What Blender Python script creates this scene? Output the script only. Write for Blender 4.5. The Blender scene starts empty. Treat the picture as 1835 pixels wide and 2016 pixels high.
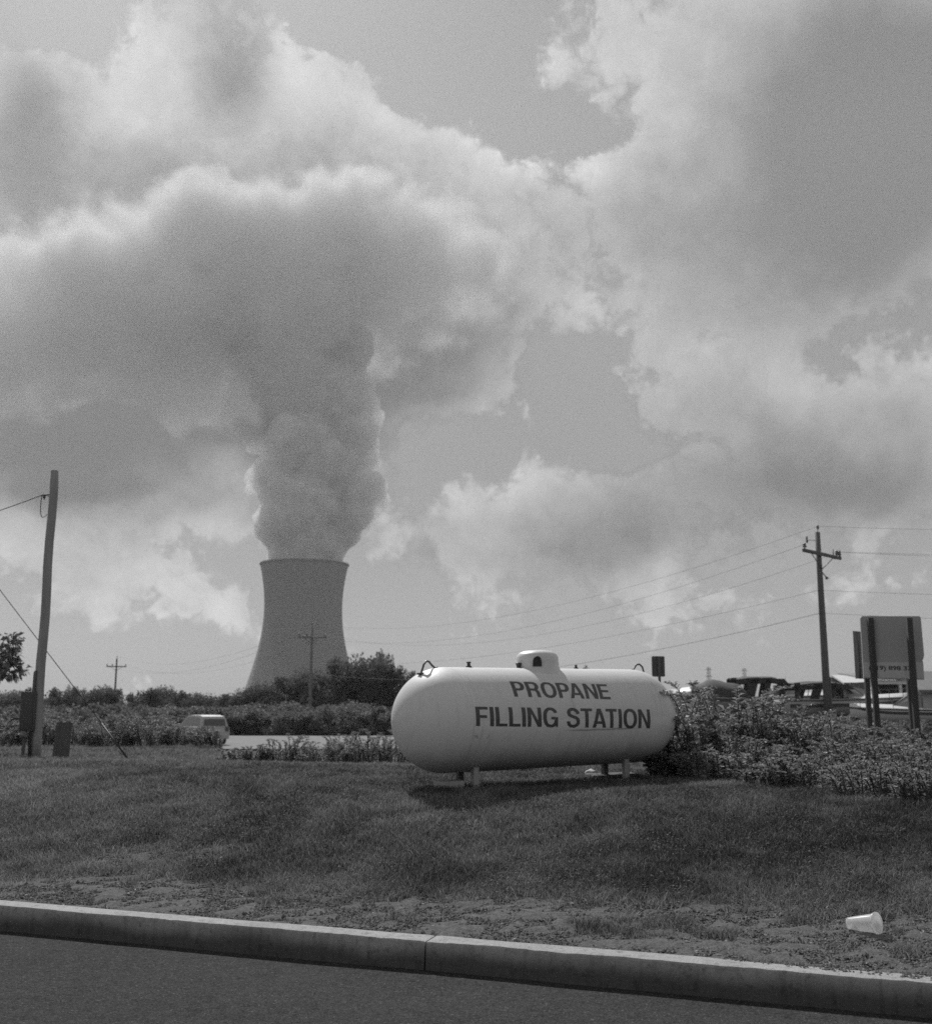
import bpy, bmesh, math, random
import numpy as np
from mathutils import Vector, Matrix, Euler

# ---------------------------------------------------------------- camera / frame constants
F = 2134.0                       # focal length in units of a 1835 x 2016 frame
PITCH = math.radians(10.28)
EYE = 1.3
CP, SP = math.cos(PITCH), math.sin(PITCH)
R = math.radians
scene = bpy.context.scene
col = scene.collection

def ray(u, v):
    a, b = (u-917.5)/F, (1008-v)/F
    return a, CP-SP*b, SP+CP*b
def at(u, v, Y):
    a, y, z = ray(u, v); t = Y/y
    return Vector((a*t, Y, EYE+z*t))
def azel(u, v):
    a, y, z = ray(u, v)
    return math.atan2(a, y), math.atan2(z, math.hypot(a, y))

cam = bpy.data.cameras.new('camera'); camo = bpy.data.objects.new('camera', cam); col.objects.link(camo)
camo.location = (0, 0, EYE); camo.rotation_euler = (R(90)+PITCH, 0, 0)
cam.sensor_fit = 'VERTICAL'; cam.sensor_height = 56; cam.lens = 56*F/2016; cam.clip_end = 20000; cam.clip_start = .05
scene.camera = camo
cam.dof.use_dof = True; cam.dof.focus_distance = 6.6; cam.dof.aperture_fstop = 5.2; cam.dof.aperture_blades = 7   # focused on the kerb, the distance goes slightly soft
scene.view_settings.view_transform = 'Standard'; scene.view_settings.look = 'None'
scene.view_settings.exposure = 0; scene.view_settings.gamma = 1
scene.cycles.use_denoising = False
scene.cycles.volume_bounces = 5; scene.cycles.max_bounces = 8; scene.cycles.diffuse_bounces = 3
scene.cycles.transparent_max_bounces = 12
scene.cycles.sample_clamp_indirect = 6
scene.cycles.volume_step_rate = 1.0

SUN_EL, SUN_AZ = R(46), R(-20)   # azimuth from +Y towards +X
sd = Vector((math.sin(SUN_AZ)*math.cos(SUN_EL), math.cos(SUN_AZ)*math.cos(SUN_EL), math.sin(SUN_EL)))
sun = bpy.data.lights.new('sun', 'SUN'); suno = bpy.data.objects.new('sun', sun); col.objects.link(suno)
sun.energy = 5.0; sun.angle = R(0.6); sun.color = (1, 1, 1)
suno.rotation_euler = (-sd).to_track_quat('-Z', 'Y').to_euler(); suno.location = (0, 0, 60)

# ---------------------------------------------------------------- sky (black and white film: luminance only)
W = bpy.data.worlds.new('World'); scene.world = W; W.use_nodes = True
nt = W.node_tree; nt.nodes.clear()
class NG:
    """tiny node-graph helper"""
    def __init__(s, tree): s.t = tree; s.x = 0
    def n(s, typ, ins=None, **kw):
        nd = s.t.nodes.new(typ)
        for k, v in kw.items(): setattr(nd, k, v)
        for k, v in (ins or {}).items():
            if isinstance(v, bpy.types.NodeSocket): s.t.links.new(v, nd.inputs[k])
            else: nd.inputs[k].default_value = v
        return nd
    def m(s, op, a, b=0.0, c=0.0, clamp=False):
        nd = s.n('ShaderNodeMath', {0: a, 1: b, 2: c}, operation=op); nd.use_clamp = clamp
        return nd.outputs[0]
    def vm(s, op, a, b=(0, 0, 0)):
        return s.n('ShaderNodeVectorMath', {0: a, 1: b}, operation=op).outputs[0]
    def ramp(s, f, pts, interp='LINEAR'):
        nd = s.n('ShaderNodeValToRGB', {0: f}); r = nd.color_ramp; r.interpolation = interp
        while len(r.elements) < len(pts): r.elements.new(.5)
        for e, (p, c) in zip(r.elements, pts):
            e.position = p; e.color = (c, c, c, 1) if not isinstance(c, tuple) else (*c, 1)
        return nd.outputs[0]
    def noise(s, vec, scale, detail=6, rough=.55, dist=0.0, lac=2.0, out=0, typ='FBM'):
        nd = s.n('ShaderNodeTexNoise', {'Scale': scale, 'Detail': detail, 'Roughness': rough, 'Distortion': dist, 'Lacunarity': lac})
        nd.noise_type = typ
        if vec is not None: s.t.links.new(vec, nd.inputs['Vector'])
        return nd.outputs[out]
g = NG(nt)
dirv = g.n('ShaderNodeTexCoord').outputs['Generated']
sep = g.n('ShaderNodeSeparateXYZ', {0: dirv}).outputs
az = g.m('ARCTAN2', sep[0], sep[1]); el = g.m('ARCSINE', sep[2])
ae = g.n('ShaderNodeCombineXYZ', {0: az, 1: el, 2: 0.0}).outputs[0]
# billowing distortion of the cloud outlines
w1 = g.vm('SCALE', g.vm('SUBTRACT', g.noise(dirv, 7, 3, .55, out=1), (.5, .5, .5))); w1.node.inputs['Scale'].default_value = .10
w2 = g.vm('SCALE', g.vm('SUBTRACT', g.noise(dirv, 30, 6, .62, out=1), (.5, .5, .5))); w2.node.inputs['Scale'].default_value = .055
aew = g.vm('ADD', g.vm('ADD', ae, w1), w2)
aes = g.vm('ADD', ae, w1)
def blobs(lst, vec, base, soft=False):
    acc = base
    for (u, v, ru, rv, w, rot) in lst:
        a, e = azel(u, v)
        mp = g.n('ShaderNodeMapping', {'Vector': vec, 'Location': (a, e, 0), 'Rotation': (0, 0, R(-rot)), 'Scale': (ru/F, rv/F, 1)}, vector_type='TEXTURE')
        gr = g.n('ShaderNodeTexGradient', {0: mp.outputs[0]}, gradient_type='SPHERICAL')
        f = gr.outputs['Fac']
        if soft: f = g.n('ShaderNodeMapRange', {0: f}, interpolation_type='SMOOTHSTEP').outputs[0]
        acc = g.m('MULTIPLY_ADD', f, w, acc)
    return acc
# cloud density: where the named banks of cloud stand (u, v, half-width, half-height, weight, tilt)
DENS = [
 # the large bank above the cooling tower
 (40, 300, 250, 290, 1.4, 0), (380, 120, 200, 220, 1.5, 0), (620, 150, 160, 120, .7, 10), (300, 430, 400, 300, 1.0, 0), (660, 270, 230, 220, 1.1, 10),
 (880, 420, 320, 190, 1.1, 22), (1180, 400, 300, 150, .9, 0), (420, 640, 700, 420, 1.7, 0), (850, 600, 380, 330, 1.1, 0),
 (100, 850, 520, 300, 1.1, 0), (1300, 330, 220, 120, .8, 0), (700, 760, 330, 200, .9, 0), (330, 960, 380, 90, .8, 4), (540, 380, 300, 200, .7, 0),
 # upper right bank
 (1110, 80, 210, 120, .9, -10), (1350, 120, 260, 220, 1.1, 0), (1700, 150, 460, 460, 1.5, 0), (1600, 480, 460, 300, 1.0, 0),
 (1300, 540, 400, 170, .9, -8), (1570, 550, 230, 100, .6, -10), (1000, 590, 90, 90, .7, 30), (950, 700, 70, 70, .75, 30), (1180, 170, 120, 60, .4, 20),
 # middle right cumulus
 (1450, 720, 230, 140, .75, 0), (1310, 800, 240, 130, .6, 10), (1520, 850, 330, 170, .7, 0), (1820, 760, 180, 150, .9, 0),
 (1800, 900, 320, 170, .8, 0), (1600, 990, 440, 140, .8, 0), (1160, 840, 120, 70, .3, 0),
 # low cumulus behind the tower and the tank
 (860, 1060, 230, 120, .6, -10), (1060, 1010, 240, 120, .7, 0), (1300, 1020, 280, 140, .7, 0), (1120, 1110, 480, 140, .6, 0),
 (100, 1100, 420, 150, .5, 0), (330, 1180, 420, 170, .5, 0), (1700, 1140, 300, 90, .5, 0), (1450, 1200, 300, 90, .4, 0), (900, 1230, 700, 110, .4, 0),
 # gaps of clear sky
 (800, 20, 300, 130, -1.1, 14), (620, 10, 120, 70, -.5, 0), (1080, 225, 190, 60, -.8, 10), (100, 60, 200, 80, -.7, 10), (1090, 730, 180, 150, -.8, 0), (870, 840, 160, 130, -.6, 0),
 (1700, 650, 120, 70, -.3, 0),
]
# brightness of the cloud itself: the thick, shaded undersides and the thin lit banks
SHADE = [
 (400, 620, 560, 340, -.40, 5), (800, 610, 330, 300, -.22, 0), (60, 760, 460, 330, -.26, 0), (620, 820, 360, 300, -.38, 0), (200, 900, 520, 170, -.18, 0),
 (450, 120, 120, 150, -.36, 0), (330, 340, 170, 100, -.16, 0), (70, 250, 115, 200, -.30, 0), (600, 410, 260, 140, -.20, 10),
 (280, 415, 110, 34, .14, 0), (1740, 240, 450, 350, -.50, 20), (1330, 440, 340, 160, -.14, 10), (1650, 560, 400, 260, -.12, 0), (1560, 330, 180, 180, -.06, 0),
 (300, 240, 380, 200, .08, 0), (700, 210, 260, 120, .10, 20), (1060, 300, 300, 60, .13, 8), (1150, 90, 230, 120, .04, 8),
 (1520, 870, 420, 120, -.12, 0), (1600, 975, 500, 110, -.24, 0), (1800, 910, 200, 110, -.10, 0), (1300, 1090, 520, 90, -.14, 0), (1180, 1060, 260, 70, -.10, 0),
 (440, 920, 140, 70, .16, 30), (1300, 700, 900, 180, -.06, 0), (1000, 640, 260, 160, -.04, 0), (150, 970, 350, 40, -.12, 3),
 (1420, 860, 1000, 700, -.10, 0), (340, 1180, 500, 260, .05, 0), (900, 1290, 1300, 200, .07, 0), (300, 90, 160, 110, .10, 0), (560, 90, 120, 60, .08, 20), (80, 120, 140, 60, .06, 10), (900, 260, 160, 60, .06, 30), (640, 180, 140, 90, .05, 0), (1420, 710, 260, 110, .12, 0), (1560, 760, 180, 100, .09, 0), (1260, 790, 160, 80, .07, 0), (1790, 740, 160, 100, .14, 0), (1050, 960, 280, 60, .09, 0), (880, 1000, 140, 60, .06, 0), (960, 590, 80, 80, .12, 0), (950, 700, 70, 70, .12, 0), (1100, 1000, 500, 90, -.03, 0),
]
dens = blobs(DENS, aew, -.12)
n1 = g.noise(dirv, 9, 9, .60, dist=.3)
n2 = g.noise(dirv, 26, 8, .62)
dens = g.m('MULTIPLY_ADD', g.m('SUBTRACT', n1, .5), 1.5, dens)
dens = g.m('MULTIPLY_ADD', g.m('SUBTRACT', n2, .5), .55, dens)
# cauliflower puffs
pv = g.vm('ADD', dirv, g.n('ShaderNodeVectorMath', {0: g.noise(dirv, 14, 4, .6, out=1), 'Scale': .10}, operation='SCALE').outputs[0])
vo = g.n('ShaderNodeTexVoronoi', {'Vector': pv, 'Scale': 13.0, 'Detail': 3.0, 'Roughness': .62, 'Lacunarity': 2.3}, feature='SMOOTH_F1')
puff = g.m('SUBTRACT', .62, vo.outputs['Distance'])
dens = g.m('MULTIPLY_ADD', puff, .9, dens)
# elsewhere in the sky (behind and beside the camera) the same broken cloud goes on
front = g.m('COMPARE', az, 0.0, .62)
other = g.m('MULTIPLY', g.m('SUBTRACT', 1.0, front), .75)
dens = g.m('ADD', dens, other)
shade = blobs(SHADE, aes, 0.0, True)
SKYS = .08; DARK = .27
rampn = g.ramp(g.m('MULTIPLY_ADD', dens, .5, .3), [(.0, .49), (.24, .51), (.36, .66), (.50, .70), (.72, .61), (1, .55)], 'B_SPLINE')
cloudb = g.m('ADD', rampn, shade)
bil = g.m('MULTIPLY', g.m('SUBTRACT', g.noise(dirv, 13, 9, .62, dist=.25), .5), .34)
bil = g.m('MULTIPLY_ADD', g.m('SUBTRACT', g.noise(dirv, 40, 7, .65, dist=.4), .5), .16, bil)
bil = g.m('MULTIPLY_ADD', puff, .22, bil)
bil = g.m('MULTIPLY', bil, g.n('ShaderNodeMapRange', {0: shade, 1: -.30, 2: -.02, 3: .35, 4: 1.0}).outputs[0])
cloudb = g.m('SMOOTH_MAX', g.m('ADD', cloudb, bil), DARK, .12)
cover = g.n('ShaderNodeMapRange', {0: dens, 1: -.20, 2: .26, 3: 0.0, 4: 1.0}, interpolation_type='SMOOTHSTEP').outputs[0]
sky = g.n('ShaderNodeTexSky', sky_type='NISHITA')
sky.sun_disc = False; sky.sun_elevation = SUN_EL; sky.sun_rotation = SUN_AZ; sky.air_density = 1; sky.dust_density = 1.2
SKYSUB = .145
clear = g.n('ShaderNodeRGBToBW', {0: sky.outputs[0]}).outputs[0]
clear = g.m('MULTIPLY_ADD', clear, .30, .275/SKYS)
clear = g.m('ADD', clear, g.n('ShaderNodeMapRange', {0: el, 1: 0.0, 2: .20, 3: .07/SKYS, 4: 0.0}).outputs[0])   # brighter air low down
final = g.n('ShaderNodeMix', {0: cover, 2: clear, 3: g.m('DIVIDE', cloudb, SKYS)}).outputs[0]
# rear sky factor raised to fill the tank's front; zenith dimmed; the lower applies
ka = g.n('ShaderNodeMapRange', {0: g.m('ABSOLUTE', az), 1: .50, 2: 1.4, 3: 1.0, 4: 1.6}, interpolation_type='SMOOTHSTEP').outputs[0]
ke = g.n('ShaderNodeMapRange', {0: el, 1: .66, 2: 1.0, 3: 1.0, 4: .50}, interpolation_type='SMOOTHSTEP').outputs[0]
final = g.m('SUBTRACT', g.m('MINIMUM', final, 1.1/SKYS), SKYSUB/SKYS)
final = g.m('MULTIPLY', final, g.m('MINIMUM', ka, ke))
bg = g.n('ShaderNodeBackground', {'Strength': SKYS})
nt.links.new(final, bg.inputs['Color'])
nt.links.new(bg.outputs[0], g.n('ShaderNodeOutputWorld').inputs['Surface'])
W.cycles.sampling_method = 'MANUAL'; W.cycles.sample_map_resolution = 512

# ---------------------------------------------------------------- helpers
rnd = random.Random(7)
RNG = np.random.default_rng(11)
def mesh_obj(name, me, mat=None, parent=None, loc=None):
    o = bpy.data.objects.new(name, me); col.objects.link(o)
    if mat is not None and not me.materials: me.materials.append(mat)
    if loc is not None: o.location = loc
    if parent is not None: o.parent = parent
    return o
def tag(o, label=None, cat=None, group=None, kind=None):
    if label: o['label'] = label
    if cat: o['category'] = cat
    if group: o['group'] = group
    if kind: o['kind'] = kind
    return o
def thing(name, label, cat, loc=(0, 0, 0), rz=0.0, group=None):
    o = bpy.data.objects.new(name, None); col.objects.link(o)
    o.location = loc; o.rotation_euler = (0, 0, rz); o.empty_display_size = .2
    return tag(o, label, cat, group)
class MB:
    """collects simple shapes and links them as ONE mesh object"""
    def __init__(s): s.v = []; s.f = []; s.sm = []
    def add(s, vs, fs, smooth=False):
        o = len(s.v); s.v += [tuple(v) for v in vs]
        for f in fs: s.f.append([i+o for i in f]); s.sm.append(smooth)
    def box(s, c, d, rot=None, bev=0.0):
        cx, cy, cz = c; hx, hy, hz = d[0]/2, d[1]/2, d[2]/2
        M = rot.to_matrix() if rot is not None else Matrix.Identity(3)
        if bev <= 0:
            vs = [M @ Vector((x*hx, y*hy, z*hz)) for x in (-1, 1) for y in (-1, 1) for z in (-1, 1)]
            fs = [(0, 1, 3, 2), (4, 6, 7, 5), (0, 4, 5, 1), (2, 3, 7, 6), (0, 2, 6, 4), (1, 5, 7, 3)]
            s.add([v+Vector(c) for v in vs], fs); return
        bm = bmesh.new(); bmesh.ops.create_cube(bm, size=1)
        for v in bm.verts: v.co = Vector((v.co.x*d[0], v.co.y*d[1], v.co.z*d[2]))
        bmesh.ops.bevel(bm, geom=bm.edges[:], offset=bev, segments=2, profile=.6, affect='EDGES')
        bm.verts.index_update()
        s.add([M @ v.co + Vector(c) for v in bm.verts], [[v.index for v in f.verts] for f in bm.faces], True); bm.free()
    def tube(s, pts, rad, n=10, cap=True, smooth=True):
        pts = [Vector(p) for p in pts]
        rads = rad if isinstance(rad, (list, tuple)) else [rad]*len(pts)
        vs = []; ref = None
        for i, p in enumerate(pts):
            t = (pts[min(i+1, len(pts)-1)]-pts[max(i-1, 0)]).normalized()
            if ref is None: ref = Vector((0, 0, 1)) if abs(t.z) < .9 else Vector((1, 0, 0))
            a = t.cross(ref).normalized(); b = t.cross(a).normalized(); ref = -b if ref.dot(-b) > 0 else b
            for k in range(n):
                th = 2*math.pi*k/n; vs.append(p+(a*math.cos(th)+b*math.sin(th))*rads[i])
        fs = []
        for i in range(len(pts)-1):
            for k in range(n):
                fs.append((i*n+k, i*n+(k+1) % n, (i+1)*n+(k+1) % n, (i+1)*n+k))
        s.add(vs, fs, smooth)
        if cap:
            o = len(s.v)-len(vs)
            s.f.append([o+k for k in range(n)]); s.sm.append(False)
            s.f.append([o+(len(pts)-1)*n+k for k in reversed(range(n))]); s.sm.append(False)
    def lathe(s, prof, n=48, M=None, cap=False, smooth=True):
        M = M or Matrix.Identity(4); vs = []
        for (r, z) in prof:
            for k in range(n):
                th = 2*math.pi*k/n; vs.append(M @ Vector((r*math.cos(th), r*math.sin(th), z)))
        fs = [(i*n+k, i*n+(k+1) % n, (i+1)*n+(k+1) % n, (i+1)*n+k) for i in range(len(prof)-1) for k in range(n)]
        s.add(vs, fs, smooth)
        if cap:
            o = len(s.v)-len(vs)
            s.f.append([o+k for k in reversed(range(n))]); s.sm.append(False)
            s.f.append([o+(len(prof)-1)*n+k for k in range(n)]); s.sm.append(False)
    def poly(s, pts, depth_vec):
        """closed outline pts extruded by depth_vec"""
        n = len(pts); d = Vector(depth_vec)
        vs = [Vector(p) for p in pts]+[Vector(p)+d for p in pts]
        fs = [list(range(n)), list(reversed(range(n, 2*n)))]+[(i, i+n, (i+1) % n+n, (i+1) % n) for i in range(n)]
        s.add(vs, fs)
    def build(s, name, mat, parent=None, loc=None, fix=True):
        me = bpy.data.meshes.new(name); me.from_pydata(s.v, [], s.f)
        me.polygons.foreach_set('use_smooth', s.sm)
        if fix:
            bm = bmesh.new(); bm.from_mesh(me); bmesh.ops.recalc_face_normals(bm, faces=bm.faces[:]); bm.to_mesh(me); bm.free()
        me.update()
        return mesh_obj(name, me, mat, parent, loc)
def np_mesh(name, V, Fc, mat, parent=None, loc=None, smooth=False, attr=None):
    """fast mesh from numpy arrays; Fc is (n,3) or (n,4); attr = per-vertex float attributes"""
    V = np.ascontiguousarray(V, dtype=np.float32); Fc = np.ascontiguousarray(Fc, dtype=np.int32)
    me = bpy.data.meshes.new(name); k = Fc.shape[1]
    me.vertices.add(len(V)); me.vertices.foreach_set('co', V.ravel())
    me.loops.add(Fc.size); me.loops.foreach_set('vertex_index', Fc.ravel())
    me.polygons.add(len(Fc)); me.polygons.foreach_set('loop_start', np.arange(0, Fc.size, k, dtype=np.int32))
    me.polygons.foreach_set('loop_total', np.full(len(Fc), k, dtype=np.int32))
    me.polygons.foreach_set('use_smooth', np.full(len(Fc), smooth))
    for an, av in (attr or {}).items():
        a = me.attributes.new(an, 'FLOAT', 'POINT'); a.data.foreach_set('value', np.ascontiguousarray(av, dtype=np.float32))
    me.update(); me.validate()
    return mesh_obj(name, me, mat, parent, loc)

def split_words(me, gap):
    """one mesh per word: cut a line of lettering where the space between letters is wide"""
    xs = sorted((min(me.vertices[i].co.x for i in p.vertices), max(me.vertices[i].co.x for i in p.vertices)) for p in me.polygons)
    cuts = []; hi = xs[0][1]
    for a, b in xs:
        if a-hi > gap: cuts.append((a+hi)/2)
        hi = max(hi, b)
    out = []; lo = -1e9
    for c in cuts+[1e9]:
        bm = bmesh.new(); bm.from_mesh(me)
        bmesh.ops.delete(bm, geom=[v for v in bm.verts if not lo < v.co.x < c], context='VERTS')
        m2 = bpy.data.meshes.new(me.name); bm.to_mesh(m2); bm.free(); out.append(m2); lo = c
    return out

# value noise in numpy
_P = RNG.random((256, 256))
def vnoise(x, y, seed=0):
    x = np.asarray(x, float)+seed*17.3; y = np.asarray(y, float)+seed*9.1
    xi = np.floor(x).astype(int); yi = np.floor(y).astype(int); fx = x-xi; fy = y-yi
    fx = fx*fx*(3-2*fx); fy = fy*fy*(3-2*fy)
    g_ = lambda a, b: _P[a % 256, b % 256]
    return (g_(xi, yi)*(1-fx)+g_(xi+1, yi)*fx)*(1-fy)+(g_(xi, yi+1)*(1-fx)+g_(xi+1, yi+1)*fx)*fy
def fbm(x, y, o=4, seed=0):
    t = 0; a = .5; n = 0
    for i in range(o):
        t = t+a*vnoise(x*2**i, y*2**i, seed+i); n += a; a *= .5
    return t/n
def sstep(a, b, x):
    t = np.clip((np.asarray(x, float)-a)/(b-a), 0, 1); return t*t*(3-2*t)

# ---------------------------------------------------------------- materials (grey, as the film shows them)
def material(name, build):
    m = bpy.data.materials.new(name); m.use_nodes = True; t = m.node_tree; t.nodes.clear()
    g = NG(t); out = g.n('ShaderNodeOutputMaterial'); build(g, out); return m
def grey(name, c, rough=.7, var=.25, scale=8, bump=0.0, bscale=40, metal=0.0, spec=.5, coat=0.0, detail=6, stretch=None, trans=0.0):
    def b(g, out):
        co = g.n('ShaderNodeTexCoord').outputs['Object']
        if stretch: co = g.n('ShaderNodeMapping', {'Vector': co, 'Scale': stretch}).outputs[0]
        n = g.noise(co, scale, detail, .6)
        f = g.m('MULTIPLY_ADD', g.m('SUBTRACT', n, .5), 2*var*c, c, clamp=True)
        cc = g.n('ShaderNodeCombineColor', {0: f, 1: f, 2: f}).outputs[0]
        p = g.n('ShaderNodeBsdfPrincipled', {'Base Color': cc, 'Roughness': rough, 'Metallic': metal, 'Specular IOR Level': spec, 'Coat Weight': coat, 'Coat Roughness': .15})
        if bump:
            bn = g.noise(co, bscale, 5, .6)
            bp = g.n('ShaderNodeBump', {'Height': bn, 'Strength': bump, 'Distance': .02}); g.t.links.new(bp.outputs[0], p.inputs['Normal'])
        sh = p.outputs[0]
        if trans:
            tr = g.n('ShaderNodeBsdfTranslucent', {'Color': cc})
            sh = g.n('ShaderNodeMixShader', {0: trans, 1: p.outputs[0], 2: tr.outputs[0]}).outputs[0]
        g.t.links.new(sh, out.inputs['Surface'])
    return material(name, b)
def leafmat(name, lo, hi, trans=.35, rough=.55, spec=.3):
    """foliage: each leaf has its own tone (vertex attribute 'tone')"""
    def b(g, out):
        a = g.n('ShaderNodeAttribute', attribute_name='tone').outputs['Fac']
        f = g.m('MULTIPLY_ADD', a, hi-lo, lo)
        cc = g.n('ShaderNodeCombineColor', {0: f, 1: f, 2: f}).outputs[0]
        p = g.n('ShaderNodeBsdfPrincipled', {'Base Color': cc, 'Roughness': rough, 'Specular IOR Level': spec})
        f2 = g.m('MULTIPLY', f, 1.3)
        c2 = g.n('ShaderNodeCombineColor', {0: f2, 1: f2, 2: f2}).outputs[0]
        tr = g.n('ShaderNodeBsdfTranslucent', {'Color': c2})
        g.t.links.new(g.n('ShaderNodeMixShader', {0: trans, 1: p.outputs[0], 2: tr.outputs[0]}).outputs[0], out.inputs['Surface'])
    return material(name, b)

# ---------------------------------------------------------------- terrain
KA = Vector((-2.80, 6.83)); KD = Vector((.9313, -.3642)); KN = Vector((.3642, .9313))
KERB_H, KERB_W = .135, .165
def ts(t, s): return KA.x+KD.x*t+KN.x*s, KA.y+KD.y*t+KN.y*s
def kerb_s(x, y): return (x-KA.x)*KN.x+(y-KA.y)*KN.y
def ground_z(x, y):
    x = np.asarray(x, float); y = np.asarray(y, float); s = kerb_s(x, y)
    near = KERB_H-.03+.03*sstep(.1, .5, s)+.50*sstep(.25, 4.0, s)-.36*sstep(5.3, 13, s)
    near = near-.05*sstep(2, 6, x)*sstep(1, 4, s)
    near = near+(.030*(fbm(x*.55, y*.55, 3, 2)-.5)+.022*(fbm(x*2.3, y*2.3, 3, 5)-.5))*sstep(.15, 1.2, s)
    near = near+.18*(fbm(x*.045, y*.045, 2, 8)-.5)*sstep(14, 40, s)
    k = x/np.maximum(y, 1); y0 = 34-14.0*sstep(-.235, -.205, k)
    near = near-1.15*sstep(0, 9, y-y0)*(1-sstep(.02, .16, k))
    near = near-.05*np.exp(-((x-.6)**2/3.0+(y-10.5)**2/2.2))
    return near
def gz(x, y): return float(ground_z(x, y))

# ---------------------------------------------------------------- cooling tower
TY = 1090.0
TC = at(600, 1110, TY); TC.z = 0
def tower():
    t = thing('cooling_tower', 'huge concrete hyperbolic cooling tower with steam rising from its open top', 'cooling tower', TC)
    def rr(z): return 38.8*math.sqrt(1+((z-101)/80)**2)
    def b(g, out):
        co = g.n('ShaderNodeTexCoord').outputs['Object']
        s = g.n('ShaderNodeSeparateXYZ', {0: co}).outputs
        ang = g.m('MULTIPLY', g.m('ARCTAN2', s[0], s[1]), 14.0)
        v = g.n('ShaderNodeCombineXYZ', {0: ang, 1: 0.0, 2: g.m('MULTIPLY', s[2], .015)}).outputs[0]
        n = g.noise(v, 1.0, 5, .6)
        lift = g.m('MULTIPLY', g.m('LESS_THAN', g.m('FRACT', g.m('MULTIPLY', s[2], .28)), .06), -.012)
        f = g.m('ADD', g.m('MULTIPLY_ADD', g.m('SUBTRACT', n, .5), .035, .165), lift)
        cc = g.n('ShaderNodeCombineColor', {0: f, 1: f, 2: f}).outputs[0]
        p = g.n('ShaderNodeBsdfPrincipled', {'Base Color': cc, 'Roughness': .9})
        g.t.links.new(p.outputs[0], out.inputs['Surface'])
    cm = material('tower_concrete', b)
    zs = [10+(144-10)*i/48 for i in range(49)]
    prof = [(rr(z), z) for z in zs]+[(rr(144)+.9, 144), (rr(144)+.9, 145.3), (rr(144)-1.0, 145.3)]+[(rr(z)-1.0, z) for z in reversed(zs)]
    m = MB(); m.lathe(prof, 128); m.build('shell', cm, t)
    c = MB()
    for k in range(44):
        a0 = 2*math.pi*k/44
        for d in (-.07, .07):
            c.tube([((rr(0)+2)*math.cos(a0), (rr(0)+2)*math.sin(a0), 0), (rr(10)*math.cos(a0+d), rr(10)*math.sin(a0+d), 10.3)], .6, 6)
    c.build('support_columns', cm, t)
tower()

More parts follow.
